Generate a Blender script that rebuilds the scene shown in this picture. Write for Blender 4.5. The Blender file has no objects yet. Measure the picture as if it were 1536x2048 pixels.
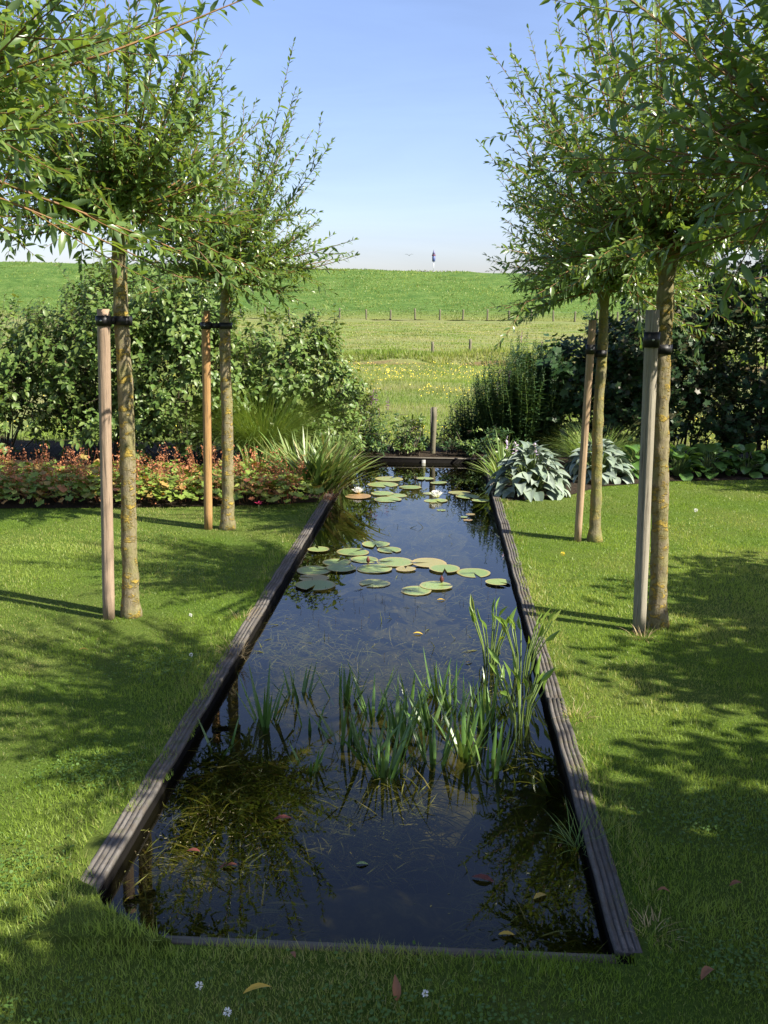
import bpy, math, random
import numpy as np
from mathutils import Matrix, Vector
R = math.radians
S = bpy.context.scene
C = S.collection

# ------------------------------------------------------------------ camera
CAM_H = 1.7
cam_d = bpy.data.cameras.new('camera')
cam_d.sensor_fit = 'VERTICAL'
cam_d.sensor_height = 36.0
cam_d.lens = 36.0 * 2000 / 2048
cam_d.clip_start = 0.05
cam_d.clip_end = 8000
cam = bpy.data.objects.new('camera', cam_d)
C.objects.link(cam)
cam.matrix_world = (Matrix.Translation((0, 0, CAM_H)) @ Matrix.Rotation(R(3.183), 4, 'Z')
                    @ Matrix.Rotation(R(90 - 11.448), 4, 'X') @ Matrix.Rotation(R(0.5), 4, 'Z'))
S.camera = cam
S.render.resolution_x, S.render.resolution_y = 768, 1024

# ------------------------------------------------------------------ sky and sun
SUN_AZ = Vector((0.92, -0.39, 0)).normalized()      # towards the sun, on the ground
SUN_EL = R(44)
w = bpy.data.worlds.new('World')
S.world = w
w.use_nodes = True
wn = w.node_tree
bg = wn.nodes['Background']
sky = wn.nodes.new('ShaderNodeTexSky')
sky.sky_type = 'NISHITA'
sky.sun_disc = False
sky.sun_elevation = SUN_EL
sky.sun_rotation = math.atan2(SUN_AZ.x, SUN_AZ.y)
sky.altitude = 0
sky.air_density = 1.0
sky.dust_density = 1.3
sky.ozone_density = 4.5
tint = wn.nodes.new('ShaderNodeMix'); tint.data_type = 'RGBA'; tint.blend_type = 'MULTIPLY'
tint.inputs[0].default_value = 1.0
tint.inputs[7].default_value = (1.16, 1.02, 1.08, 1)       # the camera's lilac white balance, the same all over the sky
wn.links.new(sky.outputs[0], tint.inputs[6])
wtc = wn.nodes.new('ShaderNodeTexCoord'); wmp = wn.nodes.new('ShaderNodeMapping'); wmp.inputs['Scale'].default_value = (1.0, 1.0, 7.0); wmp.inputs['Rotation'].default_value = (0.12, -0.10, 0)
wno = wn.nodes.new('ShaderNodeTexNoise'); wno.inputs['Scale'].default_value = 2.2; wno.inputs['Detail'].default_value = 7; wno.inputs['Roughness'].default_value = .6; wno.inputs['Distortion'].default_value = .6
wrp = wn.nodes.new('ShaderNodeMapRange'); wrp.inputs[1].default_value = .45; wrp.inputs[2].default_value = .80; wrp.inputs[3].default_value = 1.0; wrp.inputs[4].default_value = 1.12
wml = wn.nodes.new('ShaderNodeVectorMath'); wml.operation = 'SCALE'                     # thin high cirrus all over the sky
wn.links.new(wtc.outputs['Generated'], wmp.inputs['Vector']); wn.links.new(wmp.outputs[0], wno.inputs['Vector']); wn.links.new(wno.outputs[0], wrp.inputs[0])
wn.links.new(tint.outputs[2], wml.inputs[0]); wn.links.new(wrp.outputs[0], wml.inputs['Scale']); wn.links.new(wml.outputs[0], bg.inputs['Color'])
bg.inputs['Strength'].default_value = 0.082
sun_d = bpy.data.lights.new('sun', 'SUN')
sun_d.energy = 5.0
sun_d.angle = R(0.55)
sun_d.color = (1.0, 0.93, 0.80)
sun = bpy.data.objects.new('sun', sun_d)
C.objects.link(sun)
to_sun = Vector((SUN_AZ.x * math.cos(SUN_EL), SUN_AZ.y * math.cos(SUN_EL), math.sin(SUN_EL)))
sun.rotation_euler = to_sun.to_track_quat('Z', 'Y').to_euler()
sun.location = (8, -6, 12)
S.view_settings.view_transform = 'Standard'
S.view_settings.look = 'None'
S.view_settings.exposure = 1.32
S.view_settings.gamma = 1.0
S.render.engine = 'CYCLES'
S.cycles.max_bounces = 8
S.cycles.transparent_max_bounces = 12
S.cycles.caustics_reflective = False
S.cycles.caustics_refractive = False
S.cycles.use_denoising = True

# ------------------------------------------------------------------ helpers
def tag(o, label=None, cat=None, group=None, kind=None):
    if label: o['label'] = label
    if cat: o['category'] = cat
    if group: o['group'] = group
    if kind: o['kind'] = kind
    return o

def thing(name, label, cat, loc=(0, 0, 0), rz=0, group=None):
    o = bpy.data.objects.new(name, None)
    o.empty_display_size = 0.1
    C.objects.link(o)
    o.location = loc
    o.rotation_euler = (0, 0, rz)
    return tag(o, label, cat, group)

def link(name, me, mat=None, parent=None, smooth=False):
    if mat is not None and not me.materials:
        me.materials.append(mat)
    if smooth:
        me.polygons.foreach_set('use_smooth', np.ones(len(me.polygons), dtype=bool))
    o = bpy.data.objects.new(name, me)
    C.objects.link(o)
    if parent is not None: o.parent = parent
    return o

def np_mesh(name, V, faces, attrs=None):
    """faces: list of index tuples, or list of 2-d int arrays"""
    me = bpy.data.meshes.new(name)
    V = np.asarray(V, dtype=np.float32)
    me.vertices.add(len(V))
    me.vertices.foreach_set('co', V.ravel())
    if len(faces) and not isinstance(faces[0], np.ndarray):
        byn = {}
        for f in faces: byn.setdefault(len(f), []).append(f)
        faces = [np.array(v) for v in byn.values()]
    loops = np.concatenate([f.ravel() for f in faces]).astype(np.int32)
    tot = np.concatenate([np.full(len(f), f.shape[1]) for f in faces]).astype(np.int32)
    st = np.concatenate([[0], np.cumsum(tot)[:-1]]).astype(np.int32)
    me.loops.add(len(loops))
    me.loops.foreach_set('vertex_index', loops)
    me.polygons.add(len(tot))
    me.polygons.foreach_set('loop_start', st)
    me.polygons.foreach_set('loop_total', tot)
    for k, a in (attrs or {}).items():
        at = me.attributes.new(k, 'FLOAT', 'POINT')
        at.data.foreach_set('value', np.asarray(a, dtype=np.float32))
    me.update(calc_edges=True)
    return me

class MB:
    """collects shapes into one mesh"""
    def __init__(self): self.v = []; self.f = []
    def add(self, V, F):
        b = len(self.v)
        self.v.extend([tuple(p) for p in V]); self.f.extend([tuple(b + i for i in f) for f in F])
    def box(self, x0, x1, y0, y1, z0, z1):
        V = [(x, y, z) for z in (z0, z1) for y in (y0, y1) for x in (x0, x1)]
        self.add(V, [(0, 2, 3, 1), (4, 5, 7, 6), (0, 1, 5, 4), (2, 6, 7, 3), (0, 4, 6, 2), (1, 3, 7, 5)])
    def tube(self, P, rad, n=6, caps=True, wob=None):
        P = np.asarray(P, float); m = len(P)
        rad = np.broadcast_to(np.asarray(rad, float), (m,))
        T = np.gradient(P, axis=0); T /= np.linalg.norm(T, axis=1)[:, None] + 1e-9
        ref = np.array([0.31, 0.95, 0.05]) if abs(T[0][2]) > 0.7 else np.array([0.0, 0.1, 1.0])
        A = np.cross(T, ref); A /= np.linalg.norm(A, axis=1)[:, None] + 1e-9
        B = np.cross(T, A)
        a = np.arange(n) / n * 2 * math.pi
        V = []
        for i in range(m):
            rr = rad[i] * (np.ones(n) if wob is None else wob[i])
            V.extend(P[i] + rr[:, None] * (np.cos(a)[:, None] * A[i] + np.sin(a)[:, None] * B[i]))
        F = []
        for i in range(m - 1):
            for j in range(n):
                k = (j + 1) % n
                F.append((i * n + j, i * n + k, (i + 1) * n + k, (i + 1) * n + j))
        if caps:
            F.append(tuple(range(n))[::-1]); F.append(tuple((m - 1) * n + j for j in range(n)))
        self.add(V, F)
    def lathe(self, prof, n=16, z0=0, cx=0, cy=0):
        V = [(cx + r * math.cos(2 * math.pi * j / n), cy + r * math.sin(2 * math.pi * j / n), z0 + z) for r, z in prof for j in range(n)]
        m = len(prof)
        F = [(i * n + j, i * n + (j + 1) % n, (i + 1) * n + (j + 1) % n, (i + 1) * n + j) for i in range(m - 1) for j in range(n)]
        F.append(tuple(range(n))[::-1]); F.append(tuple((m - 1) * n + j for j in range(n)))
        self.add(V, F)
    def mesh(self, name): return np_mesh(name, np.array(self.v), self.f)
    def build(self, name, mat, parent=None, smooth=False): return link(name, self.mesh(name), mat, parent, smooth)

def nrm(a): return a / (np.linalg.norm(a, axis=-1, keepdims=True) + 1e-9)

def frames(D, N):
    """columns X (side), Y (leaf axis), Z (leaf normal)"""
    Y = nrm(D); X = nrm(np.cross(Y, N)); Z = np.cross(X, Y)
    return np.stack([X, Y, Z], axis=2)

def scatter_mesh(name, tmpl, P, B, Sc, rnd, extra=None):
    """one mesh out of many copies of a template (verts, faces)"""
    tv, tf = tmpl
    n, m = len(P), len(tv)
    sc = Sc if np.ndim(Sc) == 2 else np.repeat(np.asarray(Sc)[:, None], 3, 1)
    V = np.einsum('nij,nkj->nki', B, tv[None] * sc[:, None, :]) + P[:, None, :]
    byn = {}
    for f in tf: byn.setdefault(len(f), []).append(f)
    faces = []
    off = (np.arange(n) * m)[:, None, None]
    for k, fl in byn.items():
        faces.append((np.array(fl)[None] + off).reshape(-1, k))
    at = {'rnd': np.repeat(rnd, m)}
    for k, a in (extra or {}).items(): at[k] = np.repeat(a, m)
    return np_mesh(name, V.reshape(-1, 3), faces, at)

def leaf_tmpl(prof, fold=0.25, droop=0.15, wave=0.0):
    """leaf along +Y, length 1; prof: list of (t, half width)"""
    V = []; F = []; rows = []
    for i, (t, hw) in enumerate(prof):
        z = -droop * t * t
        if hw == 0:
            rows.append([len(V)]); V.append((0, t, z))
        else:
            k = len(V); wv = wave * (1 if i % 2 else -1)
            V += [(-hw, t, z + fold * hw + wv * hw), (0, t, z), (hw, t, z + fold * hw - wv * hw)]
            rows.append([k, k + 1, k + 2])
    for a, b in zip(rows, rows[1:]):
        if len(a) == 1: F += [(a[0], b[1], b[0]), (a[0], b[2], b[1])]
        elif len(b) == 1: F += [(a[0], a[1], b[0]), (a[1], a[2], b[0])]
        else: F += [(a[0], a[1], b[1], b[0]), (a[1], a[2], b[2], b[1])]
    return np.array(V, float), F

def lobed_tmpl(lobes=5, depth=0.35, cup=0.15):
    V = [(0, 0.42, -0.02)]; n = lobes * 4
    for i in range(n):
        a = -math.pi / 2 + 2 * math.pi * (i + 0.0) / n
        rr = 0.5 * (1 - depth * (0.5 + 0.5 * math.cos(a * lobes + math.pi / 2 * lobes)) )
        if i == 0: rr = 0.16
        V.append((rr * math.cos(a), 0.45 + rr * math.sin(a), cup * rr * (0.5 + 0.5 * math.sin(3 * a))))
    F = [(0, 1 + i, 1 + (i + 1) % n) for i in range(n)]
    return np.array(V, float), F

WILLOW = leaf_tmpl([(0, 0), (0.22, 0.12), (0.5, 0.165), (0.78, 0.095), (1, 0)], 0.30, 0.22)
WILLOW_LO = leaf_tmpl([(0, 0), (0.3, 0.15), (0.66, 0.13), (1, 0)], 0.30, 0.22)
OVATE_LO = leaf_tmpl([(0, 0), (0.25, 0.27), (0.62, 0.26), (1, 0)], 0.30, 0.30)
OVATE = leaf_tmpl([(0, 0), (0.15, 0.2), (0.4, 0.31), (0.7, 0.22), (1, 0)], 0.30, 0.30)
SIMPLE = leaf_tmpl([(0, 0), (0.42, 0.3), (1, 0)], 0.30, 0.2)
ELLIP = leaf_tmpl([(0, 0), (0.2, 0.14), (0.5, 0.2), (0.8, 0.13), (1, 0)], 0.2, 0.2)
NARROW = leaf_tmpl([(0, 0), (0.25, 0.11), (0.6, 0.095), (1, 0)], 0.3, 0.25)
def lobed_lo(lobes=5, depth=.40):
    V = [(0, .42, -.02)]; n = lobes * 2
    for i in range(n):
        a = -math.pi / 2 + 2 * math.pi * i / n; rr = .5 * (1 - depth * (1 - i % 2)) if i else .16
        V.append((rr * math.cos(a), .45 + rr * math.sin(a), .1 * rr * (i % 2)))
    return np.array(V, float), [(0, 1 + i, 1 + (i + 1) % n) for i in range(n)]
LOBED_LO = lobed_lo()
LOBED = lobed_tmpl(5, 0.40)
ROUNDLOBE = lobed_tmpl(7, 0.22, 0.3)

def leaf_grid(prof, fold, droop, ribs, nx=6, arch=0.0):
    """larger leaf with ribs, nx columns"""
    V = []; F = []
    for (t, hw) in prof:
        for j in range(nx + 1):
            u = j / nx * 2 - 1
            z = -droop * t ** 2.2 + arch * math.sin(t * math.pi) + fold * abs(u) * hw + ribs * (0.5 - (j % 2)) * min(1, hw * 6)
            V.append((u * hw, t + 0.04 * abs(u) * 0, z))
    m = nx + 1
    for i in range(len(prof) - 1):
        for j in range(nx):
            F.append((i * m + j, i * m + j + 1, (i + 1) * m + j + 1, (i + 1) * m + j))
    return np.array(V, float), F

HOSTA = leaf_grid([(0, .02), (.08, .17), (.25, .31), (.45, .34), (.65, .27), (.84, .13), (1, .004)], 0.32, 0.42, 0.018, 8, 0.10)
BERG = leaf_grid([(0, .02), (.1, .2), (.3, .38), (.55, .43), (.8, .33), (.95, .15), (1, .02)], 0.30, 0.2, 0.006, 6, 0.06)
SPOON = leaf_grid([(0, .012), (.08, .1), (.25, .2), (.45, .21), (.7, .13), (.88, .055), (1, .003)], 0.5, 0.05, 0.0, 4)

# smooth random field for patchiness
class Field:
    def __init__(self, seed, freqs, n=10):
        g = np.random.default_rng(seed)
        self.k = []
        for f in freqs:
            for _ in range(n):
                a = g.uniform(0, 2 * math.pi)
                self.k.append((f * math.cos(a) * g.uniform(.6, 1.4), f * math.sin(a) * g.uniform(.6, 1.4), g.uniform(0, 6.28), 1 / math.sqrt(n * len(freqs)) * 1.3))
    def __call__(self, x, y):
        s = 0
        for a, b, c, d in self.k: s = s + d * np.sin(a * x + b * y + c)
        return s

# ------------------------------------------------------------------ materials
class NT:
    def __init__(self, name):
        self.m = bpy.data.materials.new(name); self.m.use_nodes = True
        self.t = self.m.node_tree; self.t.nodes.clear()
        self.out = self.n('ShaderNodeOutputMaterial')
    def n(self, typ, ins=None, **kw):
        nd = self.t.nodes.new(typ)
        for k, v in kw.items(): setattr(nd, k, v)
        for k, v in (ins or {}).items():
            s = nd.inputs[k]
            if isinstance(v, bpy.types.NodeSocket): self.t.links.new(v, s)
            else: s.default_value = v
        return nd
    def l(self, a, b): self.t.links.new(a, b)
    def math(self, op, a, b=0.0, c=None):
        nd = self.n('ShaderNodeMath', {0: a, 1: b}, operation=op)
        if c is not None: nd.inputs[2].default_value = c
        return nd.outputs[0]
    def mix(self, f, a, b, mode='MIX'):
        nd = self.n('ShaderNodeMix', data_type='RGBA', blend_type=mode)
        for i, v in ((0, f), (6, a), (7, b)):
            if isinstance(v, bpy.types.NodeSocket): self.l(v, nd.inputs[i])
            else: nd.inputs[i].default_value = v if i == 0 else (*v[:3], 1)
        return nd.outputs[2]
    def ramp(self, f, stops):
        nd = self.n('ShaderNodeValToRGB', {0: f}); e = nd.color_ramp.elements
        while len(e) < len(stops): e.new(0.5)
        for el, (p, c) in zip(e, stops):
            el.position = p; el.color = (*(c if isinstance(c, (tuple, list)) else (c, c, c))[:3], 1)
        return nd.outputs[0]
    def coord(self, which='Object', scale=(1, 1, 1)):
        tc = self.n('ShaderNodeTexCoord')
        return self.n('ShaderNodeMapping', {'Vector': tc.outputs[which], 'Scale': scale}).outputs[0]
    def noise(self, vec, scale, detail=4, rough=0.55, out=0, dist=0.0):
        return self.n('ShaderNodeTexNoise', {'Vector': vec, 'Scale': scale, 'Detail': detail, 'Roughness': rough, 'Distortion': dist}).outputs[out]
    def bump(self, h, strength=0.3, dist=0.01):
        return self.n('ShaderNodeBump', {'Height': h, 'Strength': strength, 'Distance': dist}).outputs[0]
    def bsdf(self, col, rough=0.6, spec=0.4, normal=None, **kw):
        ins = {'Base Color': col if isinstance(col, bpy.types.NodeSocket) else (*col[:3], 1), 'Roughness': rough, 'Specular IOR Level': spec}
        if normal is not None: ins['Normal'] = normal
        ins.update(kw)
        return self.n('ShaderNodeBsdfPrincipled', ins).outputs[0]
    def done(self, sh):
        self.l(sh, self.out.inputs[0]); return self.m

def leaf_mat(name, cols, back=None, rough=0.42, spec=0.4, trans=0.32, tcol=None):
    """leaf: shaded top, paler underside, light shining through"""
    t = NT(name)
    a = t.n('ShaderNodeAttribute', attribute_name='rnd').outputs['Fac']
    o = t.n('ShaderNodeObjectInfo').outputs['Random']
    r = t.math('FRACT', t.math('ADD', a, o))
    n = len(cols)
    col = t.ramp(r, [(i / max(1, n - 1), c) for i, c in enumerate(cols)])
    g = t.n('ShaderNodeNewGeometry')
    front = col
    if back is not None:
        col = t.mix(g.outputs['Backfacing'], col, t.mix(0.65, col, back))
    p = t.bsdf(col, rough, spec)
    tc = t.mix(0.5, front, tcol) if tcol else t.mix(1.0, front, (1.5, 1.35, 0.55), 'MULTIPLY')
    tr = t.n('ShaderNodeBsdfTranslucent', {'Color': tc}).outputs[0]
    mx = t.n('ShaderNodeMixShader', {0: trans, 1: p, 2: tr}).outputs[0]
    return t.done(mx)

M = {}
M['willow'] = leaf_mat('willow_leaf', [(.085, .155, .038), (.13, .205, .045), (.10, .18, .045), (.18, .255, .06), (.115, .195, .045)], (.22, .32, .19), 0.30, 0.6, 0.44)
M['dogwood'] = leaf_mat('dogwood_leaf', [(.080, .148, .030), (.13, .215, .046), (.065, .12, .026), (.20, .275, .075), (.10, .175, .036), (.17, .215, .05), (.085, .155, .032)], (.15, .22, .10), 0.42, 0.4, 0.30)
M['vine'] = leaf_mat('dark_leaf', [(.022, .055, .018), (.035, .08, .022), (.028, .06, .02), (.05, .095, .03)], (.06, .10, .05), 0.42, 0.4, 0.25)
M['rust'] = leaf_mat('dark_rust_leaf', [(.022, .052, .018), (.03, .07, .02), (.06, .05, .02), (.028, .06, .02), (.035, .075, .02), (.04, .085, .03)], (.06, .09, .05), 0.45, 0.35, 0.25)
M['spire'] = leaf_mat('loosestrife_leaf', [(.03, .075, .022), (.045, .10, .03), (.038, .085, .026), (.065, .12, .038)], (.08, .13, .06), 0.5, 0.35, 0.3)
M['reed'] = leaf_mat('clump_grass_leaf', [(.12, .21, .045), (.17, .26, .06), (.13, .22, .05), (.24, .28, .09)], None, 0.5, 0.35, 0.3)
M['sword'] = leaf_mat('sword_leaf', [(.12, .21, .045), (.17, .26, .06), (.13, .22, .05), (.25, .31, .10), (.15, .24, .055), (.30, .27, .10), (.14, .23, .055), (.20, .29, .08)], None, 0.4, 0.45, 0.25)
M['heuchera'] = leaf_mat('coral_bells_leaf', [(.14, .22, .035), (.22, .30, .05), (.12, .20, .035), (.30, .33, .07), (.15, .24, .04), (.18, .26, .045), (.20, .27, .05), (.40, .22, .07), (.16, .25, .045), (.24, .30, .06), (.42, .15, .08)], None, 0.5, 0.35, 0.25)
M['panicle'] = leaf_mat('coral_bells_flower', [(.40, .14, .07), (.48, .21, .10), (.28, .11, .06), (.52, .28, .15)], None, 0.8, 0.1, 0.2)
M['magenta'] = leaf_mat('magenta_petal', [(.55, .03, .10), (.6, .06, .16)], None, 0.5, 0.3, 0.2)
M['purple'] = leaf_mat('purple_petal', [(.22, .06, .24), (.30, .10, .32), (.18, .05, .2)], None, 0.6, 0.2, 0.2)
M['soldier'] = leaf_mat('water_soldier_leaf', [(.075, .155, .032), (.10, .195, .04), (.07, .14, .03), (.14, .22, .055)], None, 0.33, 0.5, 0.22)
M['pickerel'] = leaf_mat('pickerel_leaf', [(.11, .20, .03), (.16, .25, .045), (.12, .21, .035), (.22, .28, .06)], None, 0.3, 0.5, 0.3)
M['stem'] = leaf_mat('green_stem', [(.13, .20, .05), (.17, .24, .06)], None, 0.45, 0.4, 0.15)
M['berg'] = leaf_mat('glossy_leaf', [(.075, .16, .035), (.11, .21, .05), (.09, .18, .04)], (.12, .18, .08), 0.25, 0.55, 0.2)
M['clover'] = leaf_mat('clover_leaf', [(.07, .14, .025), (.10, .18, .035), (.085, .16, .03)], None, .5, .3, .25)
M['flowerlet'] = leaf_mat('lilac_flower', [(.45, .38, .5), (.55, .45, .58)], None, 0.6, 0.2, 0.2)
M['yellow'] = leaf_mat('yellow_petal', [(.75, .60, .04), (.8, .66, .10), (.70, .55, .05)], None, 0.6, 0.2, 0.15)
M['white'] = leaf_mat('white_petal', [(.80, .80, .76), (.85, .84, .80)], None, 0.5, 0.3, 0.3, (.8, .8, .7))
M['redleaf'] = leaf_mat('red_dead_leaf', [(.13, .038, .028), (.16, .055, .03)], None, 0.55, 0.3, 0.15)
M['brownleaf'] = leaf_mat('brown_dead_leaf', [(.20, .09, .045), (.25, .12, .06)], None, 0.6, 0.3, 0.15)
M['yellowleaf'] = leaf_mat('yellow_dead_leaf', [(.55, .38, .06), (.50, .34, .07)], None, 0.55, 0.3, 0.2)
M['straw'] = leaf_mat('straw', [(.42, .32, .16), (.5, .40, .22), (.34, .24, .12)], None, 0.7, 0.2, 0.2)

def grass_mat():
    t = NT('lawn_grass')
    r = t.n('ShaderNodeAttribute', attribute_name='rnd').outputs['Fac']
    d = t.n('ShaderNodeAttribute', attribute_name='dry').outputs['Fac']
    col = t.ramp(r, [(0, (.090, .155, .018)), (.35, (.145, .230, .027)), (.65, (.200, .290, .038)), (1, (.265, .350, .065))])
    col = t.mix(d, col, (.38, .35, .14))
    p = t.bsdf(col, 0.45, 0.35)
    tr = t.n('ShaderNodeBsdfTranslucent', {'Color': t.mix(1, col, (1.4, 1.4, .7), 'MULTIPLY')}).outputs[0]
    return t.done(t.n('ShaderNodeMixShader', {0: .42, 1: p, 2: tr}).outputs[0])
M['grass'] = grass_mat()

def turf_mat():
    t = NT('lawn_turf')
    c = t.coord()
    f1 = t.noise(c, 1.3, 4); f2 = t.noise(c, 60, 6, .7)
    col = t.ramp(f2, [(.3, (.045, .085, .012)), (.55, (.09, .15, .02)), (.75, (.15, .19, .035))])
    col = t.mix(t.ramp(f1, [(.4, 0), (.65, .5)]), col, (.14, .16, .04))
    return t.done(t.bsdf(col, 0.9, 0.1, t.bump(f2, 0.9, 0.03)))
M['turf'] = turf_mat()

def meadow_mat():
    """pasture: greener and browner drifts, tussocks"""
    t = NT('pasture')
    c = t.coord()
    big = t.noise(t.coord(scale=(.5, 1.4, 1)), .16, 5, .6)
    mid = t.noise(t.coord(scale=(.6, 1.2, 1)), .9, 6, .65)
    fine = t.noise(c, 9, 6, .7)
    col = t.ramp(mid, [(.3, (.10, .155, .035)), (.5, (.15, .195, .055)), (.68, (.21, .225, .085))])
    col = t.mix(t.ramp(big, [(.4, 0), (.62, .75)]), col, (.25, .215, .11))
    col = t.mix(t.ramp(fine, [(.35, .55), (.65, 0)]), col, (.07, .11, .02))
    nz = t.n('ShaderNodeSeparateXYZ', {0: t.n('ShaderNodeNewGeometry').outputs['True Normal']}).outputs[2]
    col = t.mix(t.ramp(nz, [(.70, .8), (.88, 0)]), col, (.16, .11, .06))          # bare earth on the steep bank
    return t.done(t.bsdf(col, .9, .1, t.bump(t.math('ADD', fine, t.math('MULTIPLY', mid, 2.0)), .8, .06)))
M['meadow'] = meadow_mat()

def dike_mat():
    t = NT('dike_grass')
    c = t.coord()
    big = t.noise(t.coord(scale=(.5, 1, 1)), .06, 5, .6)
    mid = t.noise(t.coord(scale=(.5, 1.0, 1.0)), .55, 8, .75)
    fine = t.noise(t.coord(scale=(.55, 1, 1)), 2.6, 8, .8)
    col = t.ramp(mid, [(.36, (.048, .105, .024)), (.5, (.095, .165, .038)), (.64, (.15, .215, .06))])
    col = t.mix(t.ramp(big, [(.42, 0), (.65, .55)]), col, (.125, .19, .04))
    col = t.mix(t.ramp(fine, [(.38, .8), (.6, 0)]), col, (.04, .09, .015))
    tc = t.n('ShaderNodeTexCoord').outputs['Object']
    z = t.n('ShaderNodeSeparateXYZ', {0: tc}).outputs[2]
    foot = t.ramp(t.math('ADD', t.math('MULTIPLY', z, .35), t.math('MULTIPLY', mid, .6)), [(.50, 1), (.85, 0)])
    col = t.mix(t.math('MULTIPLY', foot, .7), col, (.19, .20, .06))
    return t.done(t.bsdf(col, .9, .1, t.bump(t.math('ADD', mid, fine), .9, .25)))
M['dike'] = dike_mat()

def soil_mat():
    t = NT('soil'); c = t.coord(); f = t.noise(c, 25, 8, .7)
    return t.done(t.bsdf(t.ramp(f, [(.3, (.018, .014, .009)), (.7, (.06, .045, .03))]), .95, .1, t.bump(f, 1, .03)))
M['soil'] = soil_mat()

def bark_mat(name, lichen, base=((.13, .11, .065), (.29, .24, .15)), green=.5):
    t = NT(name); c = t.coord(scale=(1, 1, .28))
    f = t.noise(c, 60, 8, .7); c2 = t.coord()
    col = t.ramp(f, [(.3, base[0]), (.7, base[1])])
    gm = t.ramp(t.noise(c2, 9, 5, .65), [(.40, 0), (.6, green)])
    col = t.mix(gm, col, (.19, .19, .05))
    lm = t.ramp(t.noise(t.coord(scale=(1, 1, 1.6)), 17, 6, .7), [(.52, 0), (.60, lichen)])
    col = t.mix(lm, col, (.38, .27, .045))
    h = t.math('ADD', f, t.math('MULTIPLY', lm, .8))
    return t.done(t.bsdf(col, .85, .2, t.bump(h, .9, .012)))
M['bark'] = bark_mat('lichened_bark', .85)
M['bark_clean'] = bark_mat('green_bark', .35, ((.12, .105, .06), (.22, .195, .11)), .75)
M['bark_dark'] = bark_mat('grey_bark', .25, ((.07, .06, .045), (.15, .13, .09)), .3)

def twig_mat(name, a, b):
    t = NT(name); f = t.noise(t.coord(), 8, 3)
    return t.done(t.bsdf(t.ramp(f, [(.35, a), (.65, b)]), .5, .35))
M['twig'] = twig_mat('willow_shoot', (.13, .07, .03), (.24, .13, .045))
M['twig_dark'] = twig_mat('shrub_stem', (.05, .04, .025), (.10, .08, .05))

def wood_mat(name, a, b, streak=(.10, .08, .06), axis=2, sc=40, rough=.8, bump=.5, spec=.25):
    t = NT(name); s = [1, 1, 1]; s[axis] = .04
    c = t.coord(scale=tuple(s)); f = t.noise(c, sc, 6, .65); f2 = t.noise(c, sc * 3, 4, .6)
    blot = t.noise(t.coord(), 4, 4, .6)
    col = t.ramp(f, [(.3, a), (.7, b)])
    col = t.mix(t.ramp(f2, [(.56, 0), (.68, .9)]), col, streak)
    col = t.mix(t.ramp(blot, [(.45, 0), (.7, .35)]), col, tuple(x * .6 for x in a))
    return t.done(t.bsdf(col, rough, spec, t.bump(t.math('SUBTRACT', f, f2), bump, .006)))
M['stake_pink'] = wood_mat('stake_wood_grey_pink', (.25, .175, .12), (.36, .27, .19))
M['stake_orange'] = wood_mat('stake_wood_orange', (.31, .17, .065), (.40, .24, .10))
M['stake_tan'] = wood_mat('stake_wood_tan', (.30, .205, .12), (.39, .28, .175))
M['stake_grey'] = wood_mat('stake_wood_grey', (.20, .18, .135), (.33, .30, .23))
M['post'] = wood_mat('fence_post_wood', (.10, .095, .06), (.20, .18, .12))
def cap_mat():
    t = NT('weathered_cap_board'); c = t.coord(scale=(1, .05, 1)); c0 = t.coord()
    f = t.noise(c, 60, 6, .7); sp = t.noise(c0, 38, 8, .75); dirt = t.noise(c0, 7, 6, .7); moss = t.noise(c0, 13, 6, .7)
    col = t.ramp(f, [(.3, (.075, .068, .062)), (.5, (.12, .11, .10)), (.72, (.19, .175, .16))])
    col = t.mix(t.ramp(sp, [(.5, 0), (.66, .7)]), col, (.055, .048, .04))
    col = t.mix(t.ramp(dirt, [(.48, 0), (.66, .75)]), col, (.10, .08, .055))
    col = t.mix(t.ramp(moss, [(.56, 0), (.70, .7)]), col, (.07, .085, .03))
    return t.done(t.bsdf(col, .9, .15, t.bump(t.math('ADD', f, sp), .8, .006)))
M['cap'] = cap_mat()
M['board'] = wood_mat('weathered_board', (.085, .075, .065), (.165, .148, .13), (.035, .03, .027), 1, 45)
M['board_x'] = wood_mat('weathered_cross_board', (.09, .08, .06), (.17, .155, .125), (.04, .04, .03), 0, 45)
M['wetboard_shade'] = wood_mat('wet_shaded_board', (.003, .0028, .0025), (.007, .006, .005), (.002, .002, .002), 1, 30, .8, .4, .08)  # wet wood; shade on the pond's inner faces is put into its colour

def plain(name, col, rough=.6, spec=.4, metal=0.0):
    t = NT(name); f = t.noise(t.coord(), 30, 4, .6)
    c = t.mix(t.ramp(f, [(.35, 0), (.7, .35)]), col, tuple(x * .7 for x in col))
    return t.done(t.bsdf(c, rough, spec, Metallic=metal))
M['rubber'] = plain('black_rubber', (.012, .012, .013), .5)
M['nail'] = plain('nail_metal', (.5, .5, .48), .4, .5, .8)
M['liner'] = plain('pale_block', (.30, .30, .28), .8)

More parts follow.
